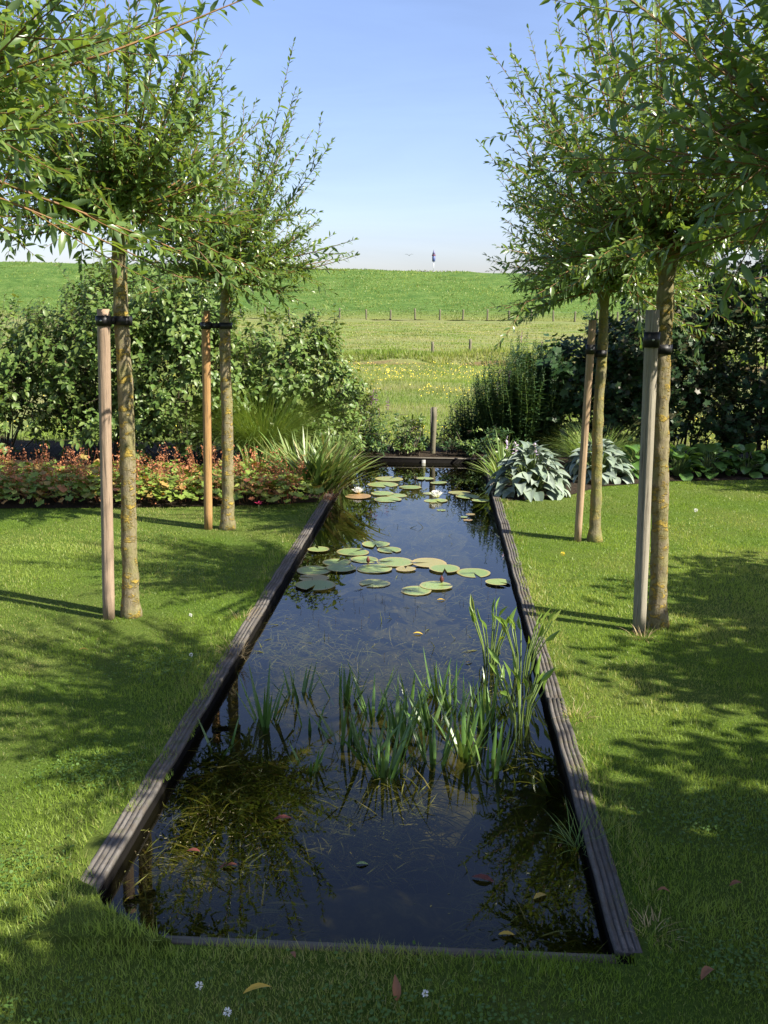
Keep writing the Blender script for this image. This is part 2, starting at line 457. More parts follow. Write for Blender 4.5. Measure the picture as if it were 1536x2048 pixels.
def pad_mat():
    t = NT('lily_pad')
    o = t.n('ShaderNodeObjectInfo').outputs['Random']
    rad = t.n('ShaderNodeAttribute', attribute_name='rim').outputs['Fac']
    c = t.coord(); f = t.noise(c, 7, 5, .6, dist=.4)
    col = t.ramp(o, [(0, (.15, .22, .065)), (.35, (.20, .275, .085)), (.6, (.17, .235, .07)), (.8, (.24, .24, .08)), (1, (.26, .155, .075))])
    col = t.mix(t.ramp(f, [(.52, 0), (.72, .55)]), col, (.30, .22, .08))
    col = t.mix(t.ramp(rad, [(.80, 0), (1, .6)]), col, (.40, .26, .10))
    return t.done(t.bsdf(col, .3, .5, t.bump(t.noise(c, 14, 3), .2, .02)))
M['pad'] = pad_mat()

def hosta_mat():
    t = NT('hosta_leaf')
    a = t.n('ShaderNodeAttribute', attribute_name='rnd').outputs['Fac']
    o = t.n('ShaderNodeObjectInfo').outputs['Random']
    u = t.n('ShaderNodeAttribute', attribute_name='rim').outputs['Fac']
    r = t.math('FRACT', t.math('ADD', a, o))
    col = t.ramp(r, [(0, (.14, .195, .15)), (.5, (.265, .32, .26)), (1, (.19, .255, .175))])
    col = t.mix(t.ramp(u, [(.72, 0), (.95, .55)]), col, (.30, .38, .20))
    return t.done(t.n('ShaderNodeMixShader', {0: .12, 1: t.bsdf(col, .55, .3, t.bump(t.n('ShaderNodeTexWave', {'Vector': t.coord(), 'Scale': 9.0, 'Distortion': 1.5}).outputs['Fac'], .35, .01)), 2: t.n('ShaderNodeBsdfTranslucent', {'Color': col}).outputs[0]}).outputs[0])
M['hosta'] = hosta_mat()

def water_mat():
    t = NT('pond_water')
    c = t.coord()
    b = t.bump(t.noise(c, 2.2, 2, .5), .035, .02)
    side = t.n('ShaderNodeNewGeometry').outputs['Backfacing']      # rays pass straight through, so both sides reflect alike
    ior = t.math('ADD', 1.40, t.math('MULTIPLY', side, 1 / 1.40 - 1.40))
    fr = t.n('ShaderNodeFresnel', {'IOR': ior, 'Normal': b}).outputs[0]
    gl = t.n('ShaderNodeBsdfGlossy', {'Color': (1, 1, 1, 1), 'Roughness': .012, 'Normal': b}).outputs[0]
    tr = t.n('ShaderNodeBsdfTransparent', {'Color': (.60, .60, .42, 1)}).outputs[0]
    return t.done(t.n('ShaderNodeMixShader', {0: fr, 1: tr, 2: gl}).outputs[0])
M['water'] = water_mat()

def mud_mat():
    t = NT('pond_mud'); c = t.coord()
    f = t.noise(c, 6, 8, .7, dist=.8); g = t.noise(c, 28, 6, .7)
    col = t.ramp(f, [(.35, (.020, .019, .008)), (.55, (.075, .067, .027)), (.72, (.17, .145, .065))])
    col = t.mix(t.ramp(g, [(.45, .6), (.6, 0)]), col, (.02, .022, .01))
    return t.done(t.bsdf(col, .9, .1))
M['mud'] = mud_mat()
M['weed'] = leaf_mat('submerged_weed', [(.11, .125, .03), (.17, .17, .045), (.09, .105, .025), (.25, .22, .075)], None, .7, .1, .2)
M['scum'] = leaf_mat('floating_bits', [(.20, .18, .07), (.16, .18, .05), (.30, .27, .16), (.14, .09, .05)], None, .7, .2, .1)

# ------------------------------------------------------------------ the ground
PX0, PX1, PY0, PY1 = -0.99, 0.50, 2.45, 11.60      # inner faces of the pond
WZ = -0.055                                        # water level
WK = .974                                          # plan positions of the floating plants, scaled to that level
BW = 0.10                                          # width of the edging boards

def grid_sheet(name, xs, ys, zf, mat, keep=None):
    nx, ny = len(xs), len(ys)
    Xg, Yg = np.meshgrid(xs, ys)
    V = np.stack([Xg, Yg, zf(Xg, Yg)], -1).reshape(-1, 3)
    F = []
    for j in range(ny - 1):
        for i in range(nx - 1):
            if keep and not keep((xs[i] + xs[i + 1]) / 2, (ys[j] + ys[j + 1]) / 2): continue
            F.append((j * nx + i, j * nx + i + 1, (j + 1) * nx + i + 1, (j + 1) * nx + i))
    o = link(name, np_mesh(name, V, F), mat, smooth=True)
    return tag(o, kind='structure')

xs = sorted(set(list(np.arange(-30, 30.1, 1.0)) + [PX0 - BW / 2, PX1 + BW / 2]))
ys = sorted(set(list(np.arange(-20, 12.1, 1.0)) + [PY0 - BW / 2, PY1 + BW / 2, 12.6]))
inpond = lambda x, y: PX0 - BW / 2 < x < PX1 + BW / 2 and PY0 - BW / 2 < y < PY1 + BW / 2
grid_sheet('lawn', xs, ys, lambda X, Y: 0 * X, M['turf'], lambda x, y: not inpond(x, y))

fd = Field(3, [.25, .7, 1.8])
def field_z(X, Y):
    z = np.clip((Y - 45) / 85, 0, 1) * 0.4 + fd(X, Y) * .05 * np.clip((Y - 13) / 4, 0, 1)
    yd = 31.5 + 0.02 * X + .25 * np.sin(X * .5) + .12 * np.sin(X * 1.7)
    z = z - .55 * np.exp(-((Y - yd - .9) / .75) ** 2)                    # ditch
    z = z + .30 * np.clip((Y - yd - 1.0) / .5, 0, 1) * np.exp(-np.clip(Y - yd - 2.2, 0, 99) / 6)          # its far bank
    return z
fx = np.concatenate([np.linspace(-420, -40, 20), np.arange(-38, 38.1, .5), np.linspace(40, 420, 20)])
fy = np.concatenate([np.arange(12.6, 29.8, .4), np.arange(30, 37, .15), np.arange(37, 60, 1.0), np.arange(60, 134, 3.0)])
grid_sheet('pasture_field', fx, fy, field_z, M['meadow'])

dk = Field(8, [.08, .3, .9])
def dike_z(X, Y):
    crest = 7.42 - 0.0155 * X
    s = np.clip((Y - 130) / 28, 0, 1)
    s = s * s * (3 - 2 * s) * .25 + s * .75
    back = np.clip((Y - 164) / 30, 0, 1)
    return .30 + (crest - .30) * s * (1 - back) + dk(X, Y) * .07 + .10
dx = np.concatenate([np.linspace(-600, -80, 30), np.arange(-78, 78.1, 1.5), np.linspace(80, 600, 30)])
dy = np.concatenate([np.arange(129, 159, 1.2), np.arange(159, 196, 3.0)])
grid_sheet('dike', dx, dy, dike_z, M['dike'])
grid_sheet('ground', np.array([-3000., -300, 300, 3000]), np.array([-3000., -300, 300, 3000]), lambda X, Y: 0 * X - 1.5, M['meadow'])

# planting beds
def bed(name, pts, z=.006):
    tag(link(name, np_mesh(name, [(x, y, z) for x, y in pts], [tuple(range(len(pts)))]), M['soil']), kind='structure')
LB = [(-9, 7.9), (-4, 8.15), (-2.6, 8.35), (-1.6, 8.55), (PX0 - BW, 8.75), (PX0 - BW, 11.55), (PX0 - BW, 12.55), (-9, 12.55)]
RB = [(PX1 + BW, 9.0), (1.1, 9.15), (1.6, 9.85), (2.4, 10.25), (3.4, 10.45), (5, 10.4), (9, 10.2), (9, 12.55), (PX1 + BW, 12.55)]
bed('flower_bed', LB); bed('flower_bed', RB)
bed('flower_bed', [(PX0 - BW + .004, PY1 + .036), (PX1 + BW - .004, PY1 + .036), (PX1 + BW - .004, 12.55), (PX0 - BW + .004, 12.55)])

# ------------------------------------------------------------------ the pond
def corner_turf():
    rim = [(PX0 - .11, PY0 - .06), (-.70, PY0 - .06), (-.79, PY0 - .01), (-.87, PY0 + .04), (-.94, PY0 + .095), (PX0 - .0, PY0 + .17), (PX0 - .11, PY0 + .24)]
    mb_ = MB(); n_ = len(rim); c_ = (PX0, PY0 + .05, .034)
    V_ = [c_] + [(x, y, .020) for x, y in rim] + [(x, y, -.16) for x, y in rim]
    F_ = [(0, 1 + i, 1 + (i + 1) % n_) for i in range(n_)] + [(1 + i, 1 + n_ + i, 1 + n_ + (i + 1) % n_, 1 + (i + 1) % n_) for i in range(n_)]
    mb_.add(V_, F_); tag(mb_.build('turf_corner', M['turf']), kind='structure')
    return rim
CORNER = corner_turf()
mud = MB()
nx, ny = 16, 80
V = []; F = []
fm = Field(21, [3, 8, 15])
gx, gy = np.meshgrid(np.linspace(PX0, PX1, nx + 1), np.linspace(PY0, PY1, ny + 1))
gz = -.36 + .07 * fm(gx, gy) + .06 * np.clip(3.6 - gy, 0, 1)
V = np.stack([gx, gy, gz], -1).reshape(-1, 3)
F = [(j * (nx + 1) + i, j * (nx + 1) + i + 1, (j + 1) * (nx + 1) + i + 1, (j + 1) * (nx + 1) + i) for j in range(ny) for i in range(nx)]
tag(link('pond_bed', np_mesh('pond_bed', V, F), M['mud'], smooth=True), kind='structure')
tag(link('pond_water', np_mesh('pond_water', [(PX0 - .005, PY0 - .005, WZ), (PX1 + .005, PY0 - .005, WZ), (PX1 + .005, PY1 + .005, WZ), (PX0 - .005, PY1 + .005, WZ)], [(0, 1, 2, 3)]), M['water']), kind='structure')

def grooved(x0, x1, y0, y1, z0, z1, n=4, gw=.003, gd=.005, seed=0):
    """deck board running along Y with grooves in its top; slight waviness"""
    g = random.Random(seed)
    prof = [(x0, z1 - .004), (x0 + .004, z1)]
    step = (x1 - x0) / (n + 1)
    for k in range(1, n + 1):
        c = x0 + step * k
        prof += [(c - gw, z1), (c - gw * .6, z1 - gd), (c + gw * .6, z1 - gd), (c + gw, z1)]
    prof += [(x1 - .004, z1), (x1, z1 - .004), (x1, z0), (x0, z0)]
    m = len(prof); segs = 14
    V = []; F = []
    for s in range(segs + 1):
        y = y0 + (y1 - y0) * s / segs
        ox, oz = (g.uniform(-.003, .003), g.uniform(-.003, .002))
        V += [(px + ox, y, pz + oz) for px, pz in prof]
    for s in range(segs):
        for i in range(m):
            j = (i + 1) % m
            F.append((s * m + i, s * m + j, (s + 1) * m + j, (s + 1) * m + i))
    F.append(tuple(range(m))[::-1]); F.append(tuple(segs * m + i for i in range(m)))
    mb = MB(); mb.add(V, F); return mb

def long_edge(label, xin, side, cuts, BW=.072):
    root = thing('pond_edging', label, 'edging', (xin, PY0, 0))
    x0, x1 = (0, side * BW) if side > 0 else (side * BW, 0)
    for k, (a, b) in enumerate(zip(cuts, cuts[1:])):
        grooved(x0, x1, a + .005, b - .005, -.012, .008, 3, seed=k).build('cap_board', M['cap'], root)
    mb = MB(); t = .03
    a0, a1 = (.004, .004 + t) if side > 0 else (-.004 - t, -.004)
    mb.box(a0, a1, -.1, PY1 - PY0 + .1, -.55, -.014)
    mb.build('side_board', M['wetboard_shade'], root)
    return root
long_edge('grooved grey plank edging along the left side of the pond', PX0, -1, [.13, 2.05, 4.55, 6.9, 9.23])
long_edge('grooved grey plank edging along the right side of the pond', PX1, 1, [-.005, 1.8, 4.2, 6.6, 9.23])
def cross_edge(label, y, side, z1, face_mat, x0=PX0 - .001, x1=PX1 + .001):
    root = thing('pond_edging', label, 'edging', ((x0 + x1) / 2, y, 0))
    hw = (x1 - x0) / 2
    mb = MB(); a, b = (0, .03) if side > 0 else (-.03, 0)
    mb.box(-hw, hw, a, b, z1 - .014, z1); mb.build('cap_board', M['board_x'], root)
    mb = MB(); c, d = (.004, .034) if side > 0 else (-.034, -.004)
    mb.box(-hw - .02, hw + .02, c, d, -.55, z1 - .017); mb.build('side_board', face_mat, root)
    return root
fe = cross_edge('dark board closing the far end of the pond', PY1, 1, .006, M['wetboard_shade'])
cross_edge('low board at the near end of the pond, half hidden by grass', PY0, -1, -.008, M['wetboard_shade'])
mb = MB(); mb.box(-.022, .022, -.02, -.001, -.30, -.02); b = mb.build('bracket', M['liner'], fe); b.location = (.06, 0, 0)
b['label'] = 'pale grey bracket on the far board'

# ------------------------------------------------------------------ willows
rng = np.random.default_rng(5)
leaf_part_mesh = {}
def part_leaves(tname, tmpl, mat, root, P, B, Sc, idx, name='leaf', attrs=None):
    """single leaves as objects that share one mesh"""
    if tname not in leaf_part_mesh:
        me = np_mesh(tname, tmpl[0], tmpl[1], attrs)
        me.materials.append(mat); leaf_part_mesh[tname] = me
    me = leaf_part_mesh[tname]
    for i in idx:
        o = bpy.data.objects.new(name, me); C.objects.link(o); o.parent = root
        s = Sc[i] if np.ndim(Sc) == 2 else (Sc[i],) * 3
        m = np.eye(4); m[:3, :3] = B[i] * np.asarray(s)[None, :]; m[:3, 3] = P[i]
        o.matrix_basis = Matrix(m.tolist())

def in_view(Pw, margin=0.0):
    """rough test which points the camera sees"""
    a = math.atan2(1, 1)
    mi = np.array(cam.matrix_world.inverted())
    q = Pw @ mi[:3, :3].T + mi[:3, 3]
    z = -q[:, 2]
    return (z > .1) & (np.abs(q[:, 0] / z) < .384 + margin) & (np.abs(q[:, 1] / z) < .512 + margin), z

def trunk_mesh(h, r0, r1, lean, seed, n=20, head=True, knob=.085):
    g = np.random.default_rng(seed)
    m = 90
    ts = np.linspace(0, 1, m)
    P = np.stack([lean[0] * ts + .014 * np.sin(ts * 8 + seed) * ts, lean[1] * ts + .010 * np.sin(ts * 7 + 2 * seed) * ts, ts * h - .03 * (ts == 0)], 1)
    rad = r0 + (r1 - r0) * ts + .018 * np.exp(-ts * 28)
    rad *= 1 + .03 * np.sin(ts * 40 + seed) + .02 * np.sin(ts * 83)
    if head: rad *= 1 + .75 * np.exp(-((ts - .975) / .035) ** 2)
    wob = np.ones((m, n))
    for _ in range(120):
        i0, j0 = g.uniform(0, m), g.uniform(0, n)
        dj = np.abs((np.arange(n)[None] - j0 + n / 2) % n - n / 2)
        di = np.abs(np.arange(m)[:, None] - i0)
        wob += g.uniform(-.3, 1) * knob * 1.8 * np.exp(-(di / g.uniform(.8, 2.2)) ** 2 - (dj / g.uniform(1.2, 3)) ** 2)
    wob += g.normal(0, .018, (m, n))
    mb = MB(); mb.tube(P, rad, n, True, wob)
    return mb

def shoot_path(p0, th, ph, L, bend, g, n=9):
    d = np.array([math.sin(th) * math.cos(ph), math.sin(th) * math.sin(ph), math.cos(th)])
    p = np.array(p0, float); pts = [p.copy()]
    jit = g.normal(0, .05, 3)
    for i in range(n):
        d = d + np.array([0, 0, bend / n]) + jit / n + g.normal(0, .02, 3)
        d /= np.linalg.norm(d)
        p = p + d * L / n
        pts.append(p.copy())
    return np.array(pts)

def willow(label, base, h, lean, r0, r1, seed, n_shoot, reach=1.0, leaf=.080, parts=200, bark='bark', spread=1.0, low=0, extra=(), part_floor=0.0):
    g = np.random.default_rng(seed)
    root = thing('willow_tree', label, 'tree', (base[0], base[1], 0), 0, 'pollard willows beside the pond')
    trunk_mesh(h, r0, r1, lean, seed).build('trunk', M[bark], root, True)
    top = np.array([lean[0], lean[1], h])
    st = MB(); LP = []; LD = []; LN = []; LS = []
    def leaves_on(P, step, t0, sc):
        seg = np.linalg.norm(np.diff(P, axis=0), axis=1); cum = np.concatenate([[0], np.cumsum(seg)])
        tot = cum[-1]; s = t0 * tot; k = g.integers(0, 6)
        while s < tot:
            i = min(np.searchsorted(cum, s) - 1, len(seg) - 1); i = max(i, 0)
            f = (s - cum[i]) / (seg[i] + 1e-9)
            p = P[i] * (1 - f) + P[i + 1] * f
            T = (P[i + 1] - P[i]) / (seg[i] + 1e-9)
            a = k * 2.4 + g.normal(0, .4); k += 1
            u = np.cross(T, [.3, .2, .93]); u /= np.linalg.norm(u) + 1e-9; v = np.cross(T, u)
            o = math.cos(a) * u + math.sin(a) * v
            fr = s / tot
            D = T * (.55 + .45 * fr) + o * (.9 - .25 * fr) + g.normal(0, .22, 3) + np.array([0, 0, -.12])
            LP.append(p); LD.append(D); LN.append(np.array([0, 0, 1.0]) + .55 * T + g.normal(0, .45, 3))
            LS.append(leaf * sc * g.uniform(.5, 1.15) * (1 - .45 * max(0, fr - .7) / .3))
            s += step * g.uniform(.6, 1.4)
        if True:
            for _ in range(2):
                LP.append(P[-1]); LD.append(P[-1] - P[-2] + g.normal(0, .02, 3)); LN.append(np.array([0, 0, 1.0]) + g.normal(0, .5, 3)); LS.append(leaf * .5)
    def shoot(th, ph, L, bend, r=.006):
        p0 = top + np.array([math.cos(ph) * .06 * math.sin(th), math.sin(ph) * .06 * math.sin(th), g.uniform(-.09, .05)])
        P = shoot_path(p0, th, ph, L, bend, g)
        st.tube(P, np.linspace(r, .0014, len(P)), 4, False)
        leaves_on(P, .0185, .07, 1.0)
        for _ in range(g.integers(3, 7)):                      # side twigs
            i = g.integers(1, 8)
            T = P[i + 1] - P[i]; T /= np.linalg.norm(T)
            D = T + g.normal(0, .55, 3); D /= np.linalg.norm(D)
            q = shoot_path(P[i], math.acos(max(-1, min(1, D[2]))), math.atan2(D[1], D[0]), g.uniform(.15, .42) * reach, .15, g, 5)
            st.tube(q, np.linspace(.0028, .001, len(q)), 3, False)
            leaves_on(q, .020, .08, .85)
    for i in range(n_shoot):
        ph = i * 2.39996 + g.normal(0, .25)
        if i % 5 == 0:                                       # low shoots, spreading or hanging a little
            shoot(g.uniform(1.3, 1.85) * spread, ph, reach * g.uniform(.50, .95), g.uniform(-.25, .30))
        else:
            u = (i + .5) / n_shoot
            th = math.acos(1 - u * .85) * spread * g.uniform(.85, 1.12)
            rx, rz, cz = .86 * reach, 1.02 * reach, .80 * reach          # round crown standing on the pollard head
            sa, ca = math.sin(th) / rx, math.cos(th) / rz
            qa, qb, qc = sa * sa + ca * ca, -2 * ca * cz / rz, (cz / rz) ** 2 - 1
            Lr = (-qb + math.sqrt(max(0, qb * qb - 4 * qa * qc))) / (2 * qa)
            shoot(th, ph, Lr * (g.uniform(.55, .98) if g.random() < .85 else g.uniform(1.0, 1.15)), g.uniform(.10, .40))
    for (th, ph, L, bend) in extra: shoot(th, ph, L, bend, .008)
    LP, LD, LN, LS = map(np.array, (LP, LD, LN, LS))
    B = frames(LD, LN)
    st.build('branches', M['twig'], root, True)
    vis, z = in_view(LP + np.array([base[0], base[1], 0]))
    order = np.argsort(np.where(vis, z, 1e6))[:parts]
    order = order[vis[order]]
    rest = np.setdiff1d(np.arange(len(LP)), order)
    cr = link('crown', scatter_mesh('crown', WILLOW_LO, LP[rest], B[rest], LS[rest], g.random(len(rest))), M['willow'], root)
    cr['kind'] = 'stuff'
    part_leaves('willow_leaf', WILLOW, M['willow'], root, LP, B, LS, order)
    return root

willow('front willow left of the pond with yellow lichen on its trunk', (-1.71, 5.30), 2.22, (.03, 0), .043, .036, 11, 108, .94,
       extra=[(1.62, 3.3, 1.25, .05), (1.75, 2.9, 1.1, .15), (1.7, 4.0, 1.1, .1)])
willow('smaller willow left of the pond, farther back beside the orange stake', (-1.65, 7.59), 1.98, (.03, 0), .046, .038, 12, 104, .98,
       extra=[(1.38, -.35, 1.05, .2), (1.55, -.1, .95, .2), (1.5, .5, .9, .1)])
willow('front willow right of the pond with lichened bark beside the grey stake', (1.22, 5.37), 2.06, (-.09, 0), .047, .040, 13, 104, 1.08,
       extra=[(1.5, -.3, 1.2, .05), (1.65, -.7, 1.2, .1)])
willow('slim willow right of the pond, farther back beside the leaning tan stake', (1.18, 7.44), 1.92, (-.03, 0), .041, .033, 14, 108, 1.12, bark='bark_clean',
       extra=[(1.75, 3.4, .7, -.15), (.62, 2.9, 1.6, .1)])
willow('near willow on the left, only its long branches reaching into the picture top', (-1.74, 3.02), 2.2, (.02, 0), .045, .038, 15, 95, 1.15, leaf=.085, parts=260,
       extra=[(1.82, .75, 1.15, -.10), (1.25, .55, 1.35, .1), (1.15, 1.0, 1.4, .1), (1.4, 1.3, 1.2, .1)])
willow('near willow on the right, only its dark branches reaching into the top corner', (1.32, 3.08), 2.1, (0, 0), .047, .040, 16, 100, 1.2, leaf=.088, parts=260,
       extra=[(1.2, 2.4, 1.3, .15), (1.35, 1.9, 1.3, .05), (1.0, 2.8, 1.3, .1)])

# trees outside the picture whose shade lies on the lawn
def shade_tree(label, x, y, h, r, seed, n=7200, leaf=.13):
    g = np.random.default_rng(seed)
    root = thing('garden_tree', label, 'tree', (x, y, 0), 0, 'garden trees outside the picture')
    trunk_mesh(h, .075, .05, (.1, .05), seed, head=False).build('trunk', M['bark_dark'], root, True)
    st = MB(); P = []; D = []
    for i in range(60):
        th = g.uniform(.1, 1.5); ph = i * 2.4
        q = shoot_path((.1 * .8, .04, h * g.uniform(.75, 1.0)), th, ph, r * g.uniform(.6, 1.05), .25, g)
        st.tube(q, np.linspace(.014, .003, len(q)), 4, False)
        k = n // 60
        ii = g.integers(3, len(q), k)
        P.append(q[ii] + g.normal(0, .12 * r, (k, 3))); D.append(g.normal(0, 1, (k, 3)) + np.array([0, 0, -.3]))
    st.build('branches', M['twig_dark'], root, True)
    P = np.concatenate(P); D = np.concatenate(D)
    B = frames(D, g.normal(0, .5, D.shape) + np.array([0, 0, 1]))
    c = link('crown', scatter_mesh('crown', SIMPLE, P, B, leaf * g.uniform(.7, 1.2, len(P)), g.random(len(P))), M['dogwood'], root); c['kind'] = 'stuff'
shade_tree('leafy garden tree right of the lawn whose shade falls near the front stake', 4.55, 4.85, 1.9, 1.35, 31)
shade_tree('leafy garden tree whose shade falls on the middle of the right lawn', 4.4, 3.4, 1.9, 1.4, 32)
shade_tree('leafy garden tree whose shade darkens the right foreground lawn', 4.0, 1.95, 1.9, 1.4, 35)
shade_tree('leafy garden tree beside the camera shading the near end of the pond', 3.0, 1.45, 2.0, 1.2, 33)
shade_tree('small leafy garden tree close to the camera shading the bottom left lawn', 2.0, 1.15, 2.2, 1.0, 34)

# ------------------------------------------------------------------ stakes with ties
def stake(label, base, top, r, mat, trunk_xy, tie_z, split=False, tie2=None, fat=1.0):
    root = thing('tree_stake', label, 'stake', (base[0], base[1], 0), 0, 'stakes tied to the willows')
    tz = np.linspace(0, 1, 14)
    dx_, dy_ = top[0] - base[0], top[1] - base[1]
    P = np.stack([dx_ * tz, dy_ * tz, top[2] * tz - .03 * (tz == 0)], 1)
    g = np.random.default_rng(int(r * 1e5))
    wob = 1 + g.normal(0, .012, (14, 36)) + .02 * np.sin(np.linspace(0, 9, 14))[:, None]
    wob[3:11, 11] *= .93
    if split: wob[:, 8] *= .72; wob[:, 7] *= .88; wob[:, 9] *= .9
    mb = MB(); mb.tube(P, np.full(14, r), 36, True, wob); mb.build('shaft', M[mat], root, True)
    f = tie_z / top[2]
    sx, sy = dx_ * f, dy_ * f
    mb = MB(); pr = [(r + .001, -.024 * fat), (r + .008, -.026 * fat), (r + .009, .026 * fat), (r + .001, .024 * fat)]
    mb.lathe(pr, 20, tie_z, sx, sy); mb.build('tie_band', M['rubber'], root)
    tx, ty = trunk_xy[0] - base[0], trunk_xy[1] - base[1]; rt = trunk_xy[2]
    z2 = tie2 if tie2 else tie_z
    mb = MB(); mb.lathe([(rt + .001, -.022), (rt + .007, -.024), (rt + .007, .024), (rt + .001, .022)], 20, z2, tx, ty); mb.build('tie_band', M['rubber'], root)
    d = np.array([tx - sx, ty - sy]); L = np.linalg.norm(d); d /= L
    if L > r + rt:
        mb = MB(); a = np.array([sx, sy]) + d * (r - .002); b = np.array([tx, ty]) - d * (rt - .002); n_ = np.array([-d[1], d[0]]) * .011
        zz = (tie_z, z2)
        V = []
        for pt, z in ((a, zz[0]), (b, zz[1])):
            for s in (-1, 1):
                for k in (-.020, .020): V.append((*(pt + s * n_), z + k))
        mb.add(V, [(0, 1, 3, 2), (4, 6, 7, 5), (0, 4, 5, 1), (2, 3, 7, 6), (1, 5, 7, 3), (0, 2, 6, 4)])
        mb.build('tie_spacer', M['rubber'], root)
    mb = MB(); mb.lathe([(.006, 0), (.006, .004), (.002, .006)], 8); o = mb.build('nail', M['nail'], root)
    o.location = (sx, sy - r - .008, tie_z); o.rotation_euler = (R(90), 0, 0)
    return root
stake('grey-pink round stake beside the front left willow', (-1.82, 5.24), (-1.77, 5.24, 1.69), .032, 'stake_pink', (-1.685, 5.30, .040), 1.63)
stake('orange-brown stake beside the back left willow', (-1.80, 7.57), (-1.775, 7.57, 1.68), .032, 'stake_orange', (-1.63, 7.59, .043), 1.57)
stake('thick split grey stake leaning on the front right willow', (1.10, 5.27), (1.07, 5.27, 1.71), .0345, 'stake_grey', (1.15, 5.37, .046), 1.56, True, 1.51, 1.5)
stake('thin tan stake leaning towards the back right willow', (1.05, 7.42), (1.08, 7.40, 1.64), .027, 'stake_tan', (1.155, 7.44, .039), 1.43, False, 1.40, 1.3)

# ------------------------------------------------------------------ shrubs
def shrub(name, label, cat, loc, lobes, n_twig, leaf, tmpl, tname, mat, seed, twig=.22, per=10, parts=150, stems=26, group=None, twigmat='twig_dark', upright=.5, jitter=.35):
    """lobes: ellipsoids (cx, cy, cz, rx, ry, rz); twigs carry the leaves at the outside"""
    g = np.random.default_rng(seed)
    root = thing(name, label, cat, loc, 0, group)
    lobes = np.array(lobes, float)
    vol = lobes[:, 3] * lobes[:, 5]; pick = g.choice(len(lobes), n_twig, p=vol / vol.sum())
    d = nrm(g.normal(0, 1, (n_twig, 3)))
    d[:, 2] = np.where((d[:, 2] < -.45) & (g.random(n_twig) < .6), -d[:, 2], d[:, 2])
    K = max(6, n_twig // 17)                                   # sprays of twigs with gaps between them
    kd = nrm(g.normal(0, 1, (K, 3))); kd[:, 2] = np.abs(kd[:, 2]) * .9 - .25; kd = nrm(kd); kl = g.integers(0, K, n_twig)
    spray = g.random(n_twig) < .76
    d = np.where(spray[:, None], nrm(kd[kl] + g.normal(0, .20, (n_twig, 3))), d); pk = g.choice(len(lobes), K, p=vol / vol.sum()); pick = np.where(spray, pk[kl], pick)
    rr = np.where(spray, 1.04 + .10 * np.sin(kl * 1.7), g.uniform(.15, .9, n_twig)) ** .5 * (1 + .16 * np.sin(7 * d[:, 0] + 3 * pick) * np.sin(6 * d[:, 2] + pick))
    P0 = lobes[pick, :3] + d * rr[:, None] * lobes[pick, 3:]
    low = P0[:, 2] < .06; P0[low, 2] = g.uniform(.06, .45, low.sum())
    st = MB()
    for i in range(stems):
        e = P0[g.integers(0, len(P0))]
        b = np.array([e[0] * .25 + g.normal(0, .08), e[1] * .25 + g.normal(0, .08), -.03])
        mid = b * .45 + e * .55 + np.array([0, 0, .10 * e[2]]) + g.normal(0, .05, 3)
        ts = np.linspace(0, 1, 7)[:, None]
        q = (1 - ts) ** 2 * b + 2 * ts * (1 - ts) * mid + ts ** 2 * e
        st.tube(q, np.linspace(.011, .003, 7), 5, False)
    LP = []; LD = []; LN = []; LS = []
    up = np.array([0, 0, 1.0])
    for p, o in zip(P0, d):
        D = o * .9 + up * upright + g.normal(0, jitter, 3); D /= np.linalg.norm(D)
        L = twig * g.uniform(.6, 1.3)
        e = p + D * L
        st.tube(np.array([p - D * .1, p, e]), [.0035, .003, .0012], 3, False)
        u = np.cross(D, up + .1); u /= np.linalg.norm(u) + 1e-9; v = np.cross(D, u)
        k = max(3, int(per * g.uniform(.7, 1.3)))
        for j in range(k):
            f = (j + .5) / k; a = j * 2.4 + g.normal(0, .3)
            o2 = math.cos(a) * u + math.sin(a) * v
            LP.append(p + D * L * f)
            dd = D * (.35 + .5 * f) + o2 + np.array([0, 0, -.25]) + g.normal(0, .2, 3)
            LD.append(dd); LN.append(up * .9 + o * .9 + g.normal(0, .34, 3)); LS.append(leaf * g.uniform(.45, 1.25))
    LP, LD, LN, LS = map(np.array, (LP, LD, LN, LS))
    B = frames(LD, LN)
    st.build('stems', M[twigmat], root, True)
    vis, z = in_view(LP + np.array(loc))
    order = np.argsort(np.where(vis, z, 1e6) - .3 * LP[:, 2])[:parts]; order = order[vis[order]]
    rest = np.setdiff1d(np.arange(len(LP)), order)
    c = link('foliage', scatter_mesh('foliage', OVATE_LO if tmpl is OVATE else LOBED_LO if tmpl is LOBED else tmpl, LP[rest], B[rest], LS[rest], g.random(len(rest))), M[mat], root); c['kind'] = 'stuff'
    part_leaves(tname, tmpl, M[mat], root, LP, B, LS, order)
    return root

